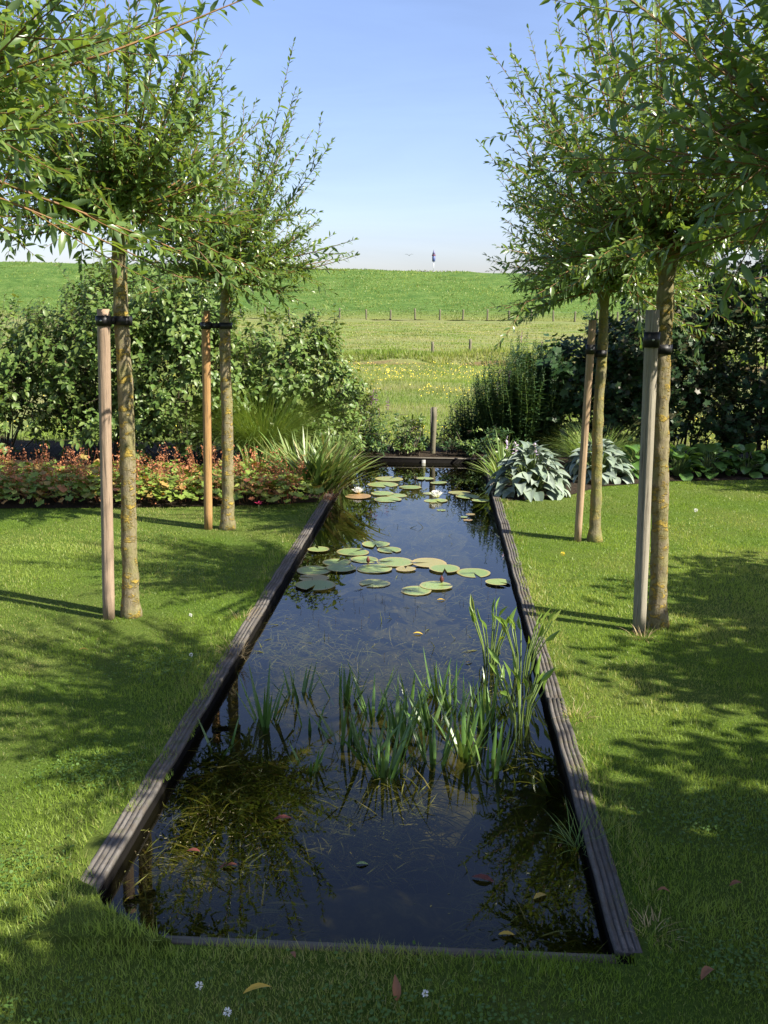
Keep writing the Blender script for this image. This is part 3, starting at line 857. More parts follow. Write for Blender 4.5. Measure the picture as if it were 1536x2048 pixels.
# left hedge of dogwood
shrub('dogwood_shrub', 'broad green dogwood shrub at the left picture edge', 'shrub', (-5.1, 11.2, 0), [(0, 0, .8, .95, .7, .85), (-.6, .1, .9, .8, .7, .8), (.5, -.1, .7, .6, .6, .75), (.0, -.1, .35, 1.2, .6, .4)], 1150, .074, OVATE, 'dogwood_leaf', 'dogwood', 41, group='dogwood hedge')
shrub('dogwood_shrub', 'tallest dogwood shrub behind the front left stake', 'shrub', (-3.75, 11.3, 0), [(0, 0, 1.1, .8, .7, .95), (.35, .1, 1.35, .55, .5, .70), (-.4, -.1, .75, .7, .6, .75), (0, -.15, .35, .9, .55, .4)], 1250, .074, OVATE, 'dogwood_leaf', 'dogwood', 42, group='dogwood hedge')
shrub('dogwood_shrub', 'tall dogwood shrub between the two left willows', 'shrub', (-2.85, 11.3, 0), [(0, 0, 1.05, .62, .6, .95), (.1, -.15, .7, .65, .6, .7), (-.1, 0, 1.5, .4, .4, .5), (0, -.15, .35, .75, .5, .4)], 980, .074, OVATE, 'dogwood_leaf', 'dogwood', 43, group='dogwood hedge')
shrub('dogwood_shrub', 'lower dogwood shrub right of the back left willow', 'shrub', (-1.85, 11.6, 0), [(0, 0, .95, .55, .5, .65), (.35, 0, .75, .45, .4, .55), (-.3, 0, .7, .5, .5, .65), (.62, .05, 1.25, .13, .13, .32), (.1, -.1, .3, .7, .4, .35)], 800, .074, OVATE, 'dogwood_leaf', 'dogwood', 44, group='dogwood hedge', parts=180)
shrub('butterfly_bush', 'small leafy bush with purple flowers beyond the pond left corner', 'shrub', (-1.12, 11.75, 0), [(0, 0, .40, .36, .3, .40), (-.1, 0, .62, .24, .25, .30)], 190, .065, ELLIP, 'bush_leaf', 'dogwood', 45, per=9, parts=100, stems=12)
shrub('low_leafy_plant', 'low dark leafy plant behind the far board left of the post', 'plant', (-.62, 12.1, 0), [(0, 0, .08, .24, .2, .10), (.1, .1, .10, .2, .2, .10)], 80, .07, ELLIP, 'bush_leaf', 'spire', 46, twig=.12, per=7, parts=80, stems=6)
shrub('low_leafy_plant', 'low leafy plant at the foot of the mossy fence post', 'plant', (-.28, 12.25, 0), [(0, 0, .05, .18, .14, .06)], 50, .07, ELLIP, 'bush_leaf', 'spire', 47, twig=.07, per=7, parts=80, stems=6)
shrub('low_leafy_plant', 'small pale leafy plant between post and tall spires', 'plant', (.14, 12.2, 0), [(0, 0, .14, .12, .12, .15)], 50, .055, ELLIP, 'bush_leaf', 'dogwood', 48, twig=.14, per=7, parts=80, stems=6)
shrub('low_leafy_plant', 'low leafy plant hanging over the far board at its left end', 'plant', (-.86, 11.76, 0), [(0, 0, .07, .16, .07, .08)], 60, .055, ELLIP, 'bush_leaf', 'spire', 49, twig=.09, per=7, parts=60, stems=4)
shrub('low_leafy_plant', 'low leafy plant along the middle of the far board', 'plant', (-.42, 11.76, 0), [(0, 0, .05, .20, .07, .06)], 60, .05, ELLIP, 'bush_leaf', 'dogwood', 56, twig=.08, per=7, parts=60, stems=4)
shrub('low_leafy_plant', 'low dark leafy plant along the far board right of the post', 'plant', (.22, 11.78, 0), [(0, 0, .07, .20, .08, .08)], 70, .055, ELLIP, 'bush_leaf', 'spire', 57, twig=.09, per=7, parts=60, stems=4)
shrub('low_leafy_plant', 'dark leafy plant overhanging the right board at the far pond corner', 'plant', (.62, 11.3, 0), [(0, 0, .14, .16, .35, .14)], 110, .065, ELLIP, 'bush_leaf', 'spire', 58, twig=.12, per=7, parts=80, stems=6)
shrub('low_leafy_plant', 'leafy plant overhanging the left board at the far pond corner', 'plant', (-1.10, 11.1, 0), [(0, 0, .14, .14, .35, .14)], 100, .06, ELLIP, 'bush_leaf', 'dogwood', 59, twig=.12, per=7, parts=80, stems=6)
# right hedge
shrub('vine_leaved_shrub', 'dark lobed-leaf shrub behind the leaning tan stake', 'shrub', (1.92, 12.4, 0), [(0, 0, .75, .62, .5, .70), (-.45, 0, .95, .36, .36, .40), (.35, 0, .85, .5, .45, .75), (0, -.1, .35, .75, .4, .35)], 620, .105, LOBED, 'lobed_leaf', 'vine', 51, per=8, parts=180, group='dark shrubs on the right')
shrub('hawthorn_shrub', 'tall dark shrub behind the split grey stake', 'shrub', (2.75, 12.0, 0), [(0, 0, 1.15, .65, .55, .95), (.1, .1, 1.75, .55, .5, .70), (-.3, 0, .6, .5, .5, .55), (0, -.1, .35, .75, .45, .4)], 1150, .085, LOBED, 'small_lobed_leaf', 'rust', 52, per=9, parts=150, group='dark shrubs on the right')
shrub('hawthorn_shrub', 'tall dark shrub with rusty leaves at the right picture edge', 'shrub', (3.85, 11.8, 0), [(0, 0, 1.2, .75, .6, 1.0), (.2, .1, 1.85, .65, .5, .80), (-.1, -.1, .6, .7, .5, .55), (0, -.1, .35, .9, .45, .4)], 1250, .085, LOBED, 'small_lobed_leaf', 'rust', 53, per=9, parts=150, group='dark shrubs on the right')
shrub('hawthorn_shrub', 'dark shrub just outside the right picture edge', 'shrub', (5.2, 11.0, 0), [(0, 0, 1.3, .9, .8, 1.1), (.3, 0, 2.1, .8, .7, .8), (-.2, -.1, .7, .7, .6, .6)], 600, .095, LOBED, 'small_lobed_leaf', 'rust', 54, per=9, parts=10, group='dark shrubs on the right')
shrub('hawthorn_shrub', 'tall dark shrub outside the picture shading the right hedge', 'shrub', (5.6, 9.6, 0), [(0, 0, 1.5, .9, .9, 1.3), (.2, 0, 2.5, .8, .8, .9)], 560, .10, LOBED, 'small_lobed_leaf', 'rust', 55, per=9, parts=10, group='dark shrubs on the right')

# ------------------------------------------------------------------ tall spires (loosestrife)
def spire_clump(label, loc, stems, hmin, hmax, rx, ry, seed, flower=.1, parts=60, name='purple_loosestrife', prof=None):
    g = np.random.default_rng(seed)
    root = thing(name, label, 'plant', loc, 0, 'tall loosestrife')
    st = MB(); LP = []; LD = []; LN = []; LS = []; FP = []
    for i in range(stems):
        a = g.uniform(0, 6.28); r = math.sqrt(g.uniform(0, 1))
        x, y = rx * r * math.cos(a), ry * r * math.sin(a)
        H = g.uniform(hmin, hmax) * (1 - .35 * r)
        if prof: H *= prof(x / rx)
        e = np.array([x * 1.25 + g.normal(0, .05), y * 1.2 + g.normal(0, .04), H])
        b = np.array([x * .75, y * .75, -.02])
        ts = np.linspace(0, 1, 6)[:, None]
        q = b + (e - b) * ts; q[:, :2] += (g.normal(0, .012, (6, 2)))
        st.tube(q, np.linspace(.005, .002, 6), 4, False)
        k = int(H / .028)
        for j in range(k):
            f = .12 + .86 * j / k; p = b + (e - b) * f
            for s in (0, math.pi):
                an = j * 1.57 + s + g.normal(0, .2)
                o = np.array([math.cos(an), math.sin(an), g.uniform(.1, .7)])
                LP.append(p); LD.append(o); LN.append(np.array([0, 0, 1]) + g.normal(0, .25, 3)); LS.append((.150 - .095 * f) * g.uniform(.75, 1.2))
        spike = g.random() < flower
        for j in range(26):
            FP.append((*(e + np.array([g.normal(0, .005), g.normal(0, .005), -.02 + j * .0055])), 1.0 if spike else 0.0))
    st.build('stems', M['stem'], root, True)
    LP, LD, LN, LS = map(np.array, (LP, LD, LN, LS)); B = frames(LD, LN)
    vis, z = in_view(LP + np.array(loc)); order = np.argsort(np.where(vis, z, 1e6))[:parts]; rest = np.setdiff1d(np.arange(len(LP)), order)
    c = link('foliage', scatter_mesh('foliage', NARROW, LP[rest], B[rest], LS[rest], g.random(len(rest))), M['spire'], root); c['kind'] = 'stuff'
    part_leaves('narrow_leaf', NARROW, M['spire'], root, LP, B, LS, order)
    FP = np.array(FP)
    for flag, nm, mt in ((1.0, 'flower_spike', 'purple'), (0.0, 'seed_spike', 'spire')):
        Q = FP[FP[:, 3] == flag][:, :3]
        if len(Q):
            n = len(Q); Bq = frames(g.normal(0, 1, (n, 3)) + np.array([0, 0, .5]), g.normal(0, 1, (n, 3)))
            o = link(nm, scatter_mesh(nm, ELLIP, Q, Bq, g.uniform(.014, .024, n), g.random(n)), M[mt], root); o['kind'] = 'stuff'
    return root
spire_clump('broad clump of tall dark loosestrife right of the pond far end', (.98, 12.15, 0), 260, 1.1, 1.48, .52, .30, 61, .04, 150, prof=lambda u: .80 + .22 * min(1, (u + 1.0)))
spire_clump('short paler loosestrife at the left flank of the tall clump', (.40, 12.25, 0), 70, .50, .85, .22, .18, 62, .06)
spire_clump('few slender loosestrife stalks with purple spikes left of the pond end', (-.86, 12.0, 0), 9, .62, .85, .16, .14, 63, .7, 40)
spire_clump('loosestrife stalks standing among the left bushes behind the tall grass', (-1.25, 12.1, 0), 12, .85, 1.1, .22, .14, 64, .3, 40)

# ------------------------------------------------------------------ strap leaves
def strap_mesh(L, wd, arch, lean, n=7, fold=.3, tipt=.55):
    """one long leaf from the origin, bending over along +X"""
    V = []; F = []; a = lean; x = z = 0.0
    for i in range(n + 1):
        t = i / n
        hw = wd * (.7 + .3 * min(1, t * 4)) * (1 - max(0, (t - tipt) / (1 - tipt)) ** 1.6)
        nx_, nz_ = -math.cos(a), math.sin(a)
        V += [(x + nx_ * fold * hw * -1, -hw, z + nz_ * fold * hw), (x, 0, z), (x + nx_ * fold * hw * -1, hw, z + nz_ * fold * hw)]
        a += arch / n
        x += math.sin(a) * L / n; z += math.cos(a) * L / n
    for i in range(n):
        b = i * 3
        F += [(b, b + 1, b + 4, b + 3), (b + 1, b + 2, b + 5, b + 4)]
    return np.array(V), F

def strap_clump(name, label, cat, loc, n, L, wd, lean, arch, rad, mat, seed, group=None, kinds=5, part='leaf', face=None, fold=.3, tipt=.55, stuff=False, zoff=-.01):
    g = np.random.default_rng(seed)
    root = thing(name, label, cat, loc, 0, group)
    if stuff:
        allV = []; faces = []; rn = []; off = 0
        for i in range(n):
            v, f = strap_mesh(g.uniform(*L), wd * g.uniform(.7, 1.3), g.uniform(*arch), g.uniform(*lean), 6, fold, .1)
            a = g.uniform(0, 6.28); c, s = math.cos(a), math.sin(a)
            r = rad * math.sqrt(g.uniform(0, 1)); b = g.uniform(0, 6.28)
            w_ = np.stack([v[:, 0] * c - v[:, 1] * s + r * math.cos(a + g.normal(0, .6)), v[:, 0] * s + v[:, 1] * c + r * math.sin(a + g.normal(0, .6)), v[:, 2] + zoff], 1)
            allV.append(w_); faces += [tuple(off + q for q in ff) for ff in f]; off += len(v); rn.append(np.full(len(v), g.random()))
        o = link('blades', np_mesh('blades', np.concatenate(allV), faces, {'rnd': np.concatenate(rn)}), M[mat], root); o['kind'] = 'stuff'
        return root
    meshes = []
    for k in range(kinds):
        v, f = strap_mesh(g.uniform(*L), wd * g.uniform(.8, 1.2), g.uniform(*arch), g.uniform(*lean), 7, fold, tipt)
        me = np_mesh(part, v, f); me.materials.append(M[mat]); meshes.append(me)
    for i in range(n):
        o = bpy.data.objects.new(part, meshes[i % kinds]); C.objects.link(o); o.parent = root
        a = i * 2.4 + g.normal(0, .35) if face is None else face + g.normal(0, .55) + (math.pi if g.random() < .4 else 0)
        r = rad * math.sqrt(g.uniform(0, 1))
        b = g.uniform(0, 6.28) if face is not None else a
        s = g.uniform(.8, 1.15)
        o.location = (r * math.cos(b), r * math.sin(b) * (.7 if face is not None else 1), zoff)
        o.rotation_euler = (g.normal(0, .10), g.normal(0, .10), a); o.scale = (s, s, s)
    return root

strap_clump('ornamental_grass', 'tall fine arching grass clump in front of the left shrubs', 'grass clump', (-1.95, 10.95, 0), 2800, (.85, 1.35), .0028, (.03, .5), (.5, 1.7), .18, 'reed', 71, stuff=True)
strap_clump('ornamental_grass', 'dark arching grass behind the second hosta', 'grass clump', (1.75, 11.1, 0), 800, (.40, .75), .003, (.1, .7), (.6, 1.6), .16, 'reed', 72, stuff=True)
strap_clump('sedge_clump', 'small bright sedge tuft at the right far corner of the pond', 'grass clump', (.68, 10.6, 0), 60, (.25, .5), .006, (.1, .6), (.3, 1.0), .08, 'reed', 73)
strap_clump('daylily_clump', 'big sword-leaved clump leaning over the left pond edge', 'plant', (-1.13, 9.25, 0), 190, (.36, .64), .016, (.05, .75), (.1, .8), .17, 'sword', 74, group='sword-leaved clumps', face=-.2)
strap_clump('daylily_clump', 'paler sword-leaved clump behind the big one at the pond edge', 'plant', (-1.35, 9.85, 0), 150, (.36, .58), .010, (.02, .40), (.05, .7), .22, 'sword', 75, group='sword-leaved clumps')
strap_clump('daylily_clump', 'spiky sword-leaved clump right behind the back left willow', 'plant', (-1.78, 9.75, 0), 90, (.32, .50), .010, (.05, .5), (.0, .6), .17, 'sword', 76, group='sword-leaved clumps')

strap_clump('daylily_clump', 'narrow sword-leaved clump farthest back along the left board', 'plant', (-1.12, 10.35, 0), 80, (.32, .52), .012, (.05, .6), (.1, .7), .14, 'sword', 77, group='sword-leaved clumps')
strap_clump('sedge_clump', 'dark sedge tuft hanging over the right board behind the hosta', 'grass clump', (.62, 10.15, 0), 70, (.22, .42), .006, (.2, .8), (.3, 1.0), .08, 'reed', 78)
# ------------------------------------------------------------------ red-green coral bells bed
RIMLOBE = ROUNDLOBE
def coral_bells(label, loc, seed, n=120, rad=.26, h=.20, flowers=17):
    g = np.random.default_rng(seed)
    root = thing('coral_bells', label, 'plant', loc, 0, 'coral bells along the left bed')
    P = []; D = []; N = []; Sc = []
    for i in range(n):
        a = i * 2.4; u = math.sqrt((i + .5) / n)
        r = rad * u * g.uniform(.85, 1.15)
        z = h * (1 - .75 * u ** 2.2) * g.uniform(.7, 1.2) + .03
        o = np.array([math.cos(a), math.sin(a), 0])
        P.append((r * o[0], r * o[1], z)); D.append(o + np.array([0, 0, -.35 * u + .1]) + g.normal(0, .25, 3))
        N.append(np.array([0, 0, 1]) + o * .9 * u + g.normal(0, .3, 3)); Sc.append(g.uniform(.05, .095))
    P, D, N, Sc = map(np.array, (P, D, N, Sc)); B = frames(D, N)
    vis, z = in_view(P + np.array(loc)); order = np.argsort(np.where(vis, z, 1e6))[:42]; rest = np.setdiff1d(np.arange(n), order)
    c = link('foliage', scatter_mesh('foliage', RIMLOBE, P[rest], B[rest], Sc[rest], g.random(len(rest))), M['heuchera'], root); c['kind'] = 'stuff'
    part_leaves('coral_bells_leaf', RIMLOBE, M['heuchera'], root, P, B, Sc, order)
    st = MB(); Q = []
    for i in range(flowers):
        a = g.uniform(0, 6.28); r = rad * .8 * math.sqrt(g.random()); H = g.uniform(.16, .44)
        b = np.array([r * .5 * math.cos(a), r * .5 * math.sin(a), 0]); e = np.array([r * math.cos(a) * 1.15, r * math.sin(a) * 1.15, H])
        st.tube(np.array([b, (b + e) / 2 + g.normal(0, .01, 3), e]), [.0018, .0015, .001], 3, False)
        Q.append(e - np.array([0, 0, 1]) * g.uniform(0, .15, 16)[:, None] + g.normal(0, .017, (16, 3)))
    st.build('flower_stalks', M['panicle'], root)
    Q = np.concatenate(Q); k = len(Q)
    o = link('flowers', scatter_mesh('flowers', OVATE, Q, frames(g.normal(0, 1, (k, 3)), g.normal(0, 1, (k, 3))), g.uniform(.011, .026, k), g.random(k)), M['panicle'], root); o['kind'] = 'stuff'
    for i in range(12 if seed % 4 == 0 else 3):            # leaves below, at the lawn's edge, so that no soil shows
        pass
    return root
order_w = ['leftmost', 'second', 'third', 'fourth', 'fifth', 'sixth', 'seventh', 'eighth', 'ninth', 'tenth', 'eleventh', 'twelfth', 'thirteenth', 'fourteenth', 'fifteenth', 'sixteenth']
cx_ = np.linspace(-4.25, -1.35, 10)
for i, x in enumerate(cx_):
    yy = 8.42 + (x + 4.25) * .115 + .04 * math.sin(i * 2)
    lab = ('leftmost' if i == 0 else order_w[i] + ' from the left') + ' of the reddish coral bells plants bordering the lawn'
    if i == 9: lab = 'reddish coral bells plant touching the big sword-leaved clump'
    coral_bells(lab, (x, yy, 0), 80 + i)
cx2 = np.linspace(-4.5, -1.75, 8)
for i, x in enumerate(cx2):
    lab = ('leftmost' if i == 0 else order_w[i] + ' from the left') + ' of the rear coral bells with brown-pink flower haze'
    coral_bells(lab, (x, 8.98 + (x + 4.5) * .09, 0), 100 + i, flowers=34, h=.22)
# magenta flower at the foot of the back left willow
rt = thing('magenta_flower', 'single magenta flower at the lawn edge beside the back left willow', 'flower', (-1.53, 8.28, 0))
g = np.random.default_rng(9)
mb = MB(); mb.tube([(0, 0, -.01), (0, 0, .07)], [.002, .002], 4); mb.build('stalk', M['stem'], rt)
for k in range(9):
    a = k * .7; o = link('petal', np_mesh('petal', ELLIP[0] * .045, ELLIP[1]), M['magenta'], rt)
    o.location = (0, 0, .065); o.rotation_euler = (R(g.uniform(10, 50)), 0, a)

# ------------------------------------------------------------------ hostas and bergenias
hr = np.abs(np.linspace(-1, 1, 9)); HRIM = np.tile(hr, 7)
def rosette(name, label, loc, n, rad, h, size, tmpl, tname, mat, seed, attrs=None, group=None, steep=.9):
    g = np.random.default_rng(seed)
    root = thing(name, label, 'plant', loc, 0, group)
    P = []; D = []; N = []; Sc = []; st = MB()
    for i in range(n):
        a = i * 2.39996 + g.normal(0, .15); u = math.sqrt((i + .6) / n)
        o = np.array([math.cos(a), math.sin(a), 0])
        z = h * (1 - u ** 2.0) * .95 + .05 + g.normal(0, .012)
        p = o * rad * u * .62 + np.array([0, 0, z])
        P.append(p); D.append(o * (.35 + .65 * u) + np.array([0, 0, .62 - .85 * u]) + g.normal(0, .24, 3))
        N.append(np.array([0, 0, 1.0]) + o * steep * (u - .35) + g.normal(0, .26, 3)); s = size * g.uniform(.75, 1.12) * (.75 + .35 * u); Sc.append((s, s, s))
        b = o * .03
        st.tube(np.array([b, (b + p) / 2 + np.array([0, 0, .04]), p]), [.004, .0035, .003], 4, False)
    st.build('stalks', M['stem'], root)
    P, D, N, Sc = map(np.array, (P, D, N, Sc)); B = frames(D, N)
    part_leaves(tname, tmpl, M[mat], root, P, B, Sc, range(n), attrs=attrs)
    return root
h1 = rosette('hosta', 'large blue-grey hosta at the right pond edge', (.86, 9.40, 0), 165, .47, .38, .152, HOSTA, 'hosta_leaf', 'hosta', 91, {'rim': HRIM}, 'blue hostas')
rosette('hosta', 'second blue-grey hosta behind the back right willow', (1.62, 10.25, 0), 130, .42, .32, .150, HOSTA, 'hosta_leaf', 'hosta', 92, {'rim': HRIM}, 'blue hostas')
# lilac flower stalks on the big hosta
for k, (x, y) in enumerate([(-.16, -.12), (.02, -.2), (-.22, -.02)]):
    g = np.random.default_rng(k); mb = MB(); mb.tube([(x * .3, y * .3, .1), (x * .9, y * .9, .36), (x, y, .50)], [.003, .003, .002], 4, False); mb.build('flower_stalk', M['stem'], h1)
    q = np.array([(x, y, .40 + .012 * j) for j in range(10)]) + g.normal(0, .01, (10, 3))
    o = link('flower_spike', scatter_mesh('flower_spike', ELLIP, q, frames(g.normal(0, 1, (10, 3)), g.normal(0, 1, (10, 3))), np.full(10, .035), g.random(10)), M['flowerlet'], h1)
for i, (x, y, lab) in enumerate([(2.12, 10.62, 'glossy green bergenia just left of the split grey stake'), (2.52, 10.60, 'glossy bergenia right behind the front right willow trunk'),
                                 (2.86, 10.72, 'glossy bergenia in the middle of the right bed edge'), (3.28, 10.80, 'glossy bergenia second from the right picture edge'), (3.68, 10.85, 'glossy bergenia at the right picture edge')]):
    rosette('bergenia', lab, (x, y, 0), 38, .30, .22, .17, BERG, 'bergenia_leaf', 'berg', 110 + i, None, 'bergenias along the right bed', .6)

# ------------------------------------------------------------------ pond plants
def pad_mesh(seed):
    g = np.random.default_rng(seed); n = 40; V = [(0, 0, 0.0)]; rim = [0.0]
    for ring in (.5, .88, 1.0):
        for i in range(n + 1):
            a = R(9) + (2 * math.pi - R(18)) * i / n
            rr = ring * (1 + .02 * math.sin(3 * a + seed) + (.022 * math.sin(a * 21) if ring == 1 else 0))
            z = .005 * (ring ** 4) * (1 + math.sin(5 * a + seed)) * .5
            V.append((rr * math.cos(a), rr * math.sin(a), z)); rim.append(ring)
    F = [(0, 1 + i, 2 + i) for i in range(n)]
    for k in range(2):
        b = 1 + k * (n + 1); c = b + n + 1
        F += [(b + i, c + i, c + i + 1, b + i + 1) for i in range(n)]
    me = np_mesh('lily_pad', V, F, {'rim': rim}); me.materials.append(M['pad'])
    me.polygons.foreach_set('use_smooth', np.ones(len(me.polygons), dtype=bool))
    return me
PADS = [pad_mesh(s) for s in range(5)]
PETAL = leaf_grid([(0, .05), (.3, .16), (.6, .18), (.85, .10), (1, .01)], .5, -.15, 0, 4)
def lily(label, pads, flowers=(), buds=(), seed=0):
    pads = [(x * WK, y * WK, r_) for x, y, r_ in pads]; flowers = [(x * WK, y * WK, z_) for x, y, z_ in flowers]; buds = [(x * WK, y * WK) for x, y in buds]
    g = np.random.default_rng(seed)
    cx, cy = np.mean([p[0] for p in pads]), np.mean([p[1] for p in pads])
    root = thing('water_lily', label, 'water lily', (cx, cy, WZ), 0, 'water lilies')
    for i, (x, y, r) in enumerate(pads):
        o = bpy.data.objects.new('lily_pad', PADS[i % 5]); C.objects.link(o); o.parent = root
        o.location = (x - cx, y - cy, .004 + .0025 * (i % 4)); o.rotation_euler = (g.normal(0, .012), g.normal(0, .012), g.uniform(0, 6.28)); o.scale = (r, r * g.uniform(.95, 1.05), r)
    for (x, y, s) in flowers:
        fl = MB()
        fl.lathe([(.012 * s, 0), (.022 * s, .012), (.018 * s, .022), (.004, .026)], 10)
        f = fl.build('flower', M['yellow'], root, True); f.location = (x - cx, y - cy, .012)
        f['label'] = 'white water lily flower'
        me = np_mesh('petal', PETAL[0] * np.array([.075, .075, .075]) * s, PETAL[1]); me.materials.append(M['white'])
        for ring, (k, tilt) in enumerate(((8, 22), (8, 42), (7, 60))):
            for j in range(k):
                p = bpy.data.objects.new('petal', me); C.objects.link(p); p.parent = f
                p.location = (0, 0, .004 * ring); p.rotation_euler = (0, 0, 0)
                p.rotation_euler = (R(tilt + g.normal(0, 4)), 0, 2 * math.pi * (j + ring * .5) / k); p.scale = (1 - .1 * ring,) * 3
    for (x, y) in buds:
        mb = MB(); mb.tube([(0, 0, -.02), (0, 0, .012)], [.005, .005], 6); mb.lathe([(.006, .01), (.014, .022), (.013, .036), (.003, .055)], 10)
        o = mb.build('bud', M['redleaf'], root, True); o.location = (x - cx, y - cy, 0); o['label'] = 'closed reddish lily bud'
    return root
NEAR = [(-0.64, 7.326, .117), (-.368, 7.41, .09), (-.484, 7.581, .106), (-.905, 7.36, .08), (-.731, 7.0, .102), (-.307, 7.039, .129), (-.061, 7.029, .125), (-.679, 6.817, .103), (-.533, 7.099, .1), (-.445, 6.838, .122), (-.223, 6.838, .067), (.051, 6.868, .11), (.254, 6.791, .118), (-.866, 6.748, .115), (-.838, 6.539, .099), (-.803, 6.358, .126), (-.419, 6.46, .1), (-.135, 6.298, .098), (-.008, 6.424, .106), (.41, 6.541, .083)]
FAR = [(x, y, r_ * .86) for x, y, r_ in [(-.587, 10.316, .19), (-.538, 10.667, .177), (-.295, 10.16, .131), (-.564, 9.767, .126), (-.416, 9.702, .117), (-.493, 9.471, .149), (-.786, 9.595, .142)]]
MID = [(-.028, 9.472, .11), (-.094, 9.836, .064), (-.005, 10.468, .087), (-.154, 10.709, .089), (.025, 9.011, .042)]
RGT = [(.207, 9.918, .11), (.284, 9.706, .117), (.40, 9.499, .08), (.287, 8.804, .041), (.257, 8.587, .04), (.227, 8.702, .032)]
lily('near water lily colony of green and reddish pads across the pond middle', NEAR, (), [(-.50, 6.98), (.03, 6.50)], 1)
lily('far left water lily colony with a white flower beside the sword leaves', FAR, [(-.80, 9.72, 1.0)], [], 2)
lily('far water lily with a white open flower in mid-pond', MID, [(-.02, 9.58, 1.15)], [], 3)
lily('far right water lily with small pads near the hosta', RGT, (), [], 4)

WS = [(-.75, 4.13, 13, .24), (-.64, 4.43, 9, .20), (-.42, 4.44, 10, .20), (-.19, 3.68, 18, .25), (-.15, 4.04, 16, .24), (-.38, 3.97, 12, .22), (-.02, 4.16, 14, .24), (.13, 3.91, 18, .25), (.21, 4.17, 13, .23), (-.28, 4.27, 12, .22), (.02, 4.54, 12, .22), (.26, 4.42, 8, .20), (-.90, 3.86, 4, .18), (-.50, 3.72, 5, .14), (-.27, 3.85, 11, .23), (.0, 3.80, 11, .24), (.08, 4.32, 10, .22), (-.10, 4.40, 9, .22), (-.55, 4.10, 5, .16), (.24, 3.78, 8, .21)]
WL = ['leftmost full tuft of water soldier, standing apart on open water', 'small tuft of water soldier behind the leftmost full one', 'sparse tuft of water soldier at the back of the patch, left of centre', 'nearest tuft of water soldier at the front of the patch',
      'dense tuft of water soldier in the centre of the patch', 'water soldier tuft at the left front of the patch', 'water soldier tuft right of the patch centre', 'thick water soldier tuft at the right front of the patch', 'water soldier tuft beside the right arrow-leaved plant',
      'water soldier tuft between the sparse back one and the centre', 'water soldier tuft farthest back in the patch', 'small water soldier tuft at the far right of the patch', 'few water soldier leaves by the left pond board', 'short water soldier leaf tips left of the nearest tuft', 'water soldier tuft just behind and left of the nearest tuft', 'water soldier tuft between the nearest and the right front tuft', 'water soldier tuft behind the patch centre, towards the right',
      'water soldier tuft behind the patch centre, towards the left', 'few water soldier leaves between the leftmost tuft and the patch', 'water soldier tuft at the right front corner of the patch']
for i, (x, y, n, L) in enumerate(WS):
    strap_clump('water_soldier', WL[i], 'water plant', (x * WK, y * WK, WZ), int(n * 1.2), (L * .75, L * 1.2), .0082, (.04, .62), (-.05, .35), .055, 'soldier', 120 + i, 'water soldier tufts', kinds=7, fold=.5, tipt=.15, zoff=-.035)

def pickerel(label, loc, n, h, seed, spread=.16, size=.12):
    g = np.random.default_rng(seed)
    root = thing('arrow_leaved_plant', label, 'water plant', loc, 0, 'arrow-leaved water plants')
    for i in range(n):
        a = i * 2.4 + g.normal(0, .3); r = spread * math.sqrt(g.uniform(.05, 1)); H = h * g.uniform(.6, 1.05)
        e = np.array([r * math.cos(a), r * math.sin(a), H]); b = np.array([e[0] * .22, e[1] * .22, -.08])
        mid = (b + e) / 2 + np.array([-e[0] * .12, -e[1] * .12, .03])
        mb = MB(); mb.tube(np.array([b, mid, e]), [.0042, .0038, .003], 5, False)
        s_ = mb.build('stem', M['stem'], root, True)
        me = leaf_part_mesh.get('spoon')
        if me is None:
            me = np_mesh('leaf', SPOON[0], SPOON[1]); me.materials.append(M['pickerel']); leaf_part_mesh['spoon'] = me
            me.polygons.foreach_set('use_smooth', np.ones(len(me.polygons), dtype=bool))
        D = nrm((e - mid)[None] + g.normal(0, .03, 3))[0] * 1.0 + np.array([math.cos(a), math.sin(a), 0]) * .12
        B = frames(D[None], np.array([[math.cos(a + 2), math.sin(a + 2), .2]]) + g.normal(0, .4, (1, 3)))[0]
        s = size * g.uniform(.7, 1.15); m = np.eye(4); m[:3, :3] = B * np.array([s * .62, s, s])[None]; m[:3, 3] = e - D / np.linalg.norm(D) * .004
        o = bpy.data.objects.new('leaf', me); C.objects.link(o); o.parent = root; o.matrix_basis = Matrix(m.tolist())
    return root
pickerel('arrow-leaved water plant standing clear of the right board, farthest left', (.275, 4.81, WZ), 15, .27, 131, .12, .085)
pickerel('tall arrow-leaved water plant leaning over the right pond board', (.42, 4.68, WZ), 15, .30, 132, .16, .09)
pickerel('arrow-leaved water plant nearest the camera by the right board', (.37, 4.09, WZ), 20, .23, 133, .14, .095)

# submerged weed, floating bits
g = np.random.default_rng(77)
n = 22000
yy = PY0 + (PY1 - PY0) * np.where(g.random(n) < .6, g.random(n) * .14, g.random(n) ** 1.6); xx = g.uniform(PX0 + .03, PX1 - .03, n)
fw = Field(31, [2.5, 6]); keep = fw(xx, yy) + .55 * (yy < 3.5) > .0 + .15 * g.normal(0, 1, n)
xx, yy = xx[keep], yy[keep]; n = len(xx)
P = np.stack([xx, yy, WZ - .02 - .26 * g.random(n)], 1)
D = np.stack([g.normal(0, 1, n) + .6, g.normal(0, .7, n), g.normal(.1, .45, n)], 1)
sc = g.uniform(.04, .14, n)
o = link('submerged_weed', scatter_mesh('submerged_weed', NARROW, P, frames(D, g.normal(0, .5, (n, 3)) + np.array([0, 0, 1])), np.stack([sc * np.where(g.random(n) < .6, .13, .24), sc, sc], 1), g.random(n)), M['weed'])
n2 = 5200
y2 = np.concatenate([g.normal(5.35, .5, 3000), g.uniform(PY0 + .05, 8.5, 2200)]); x2 = g.uniform(PX0 + .04, PX1 - .04, n2)
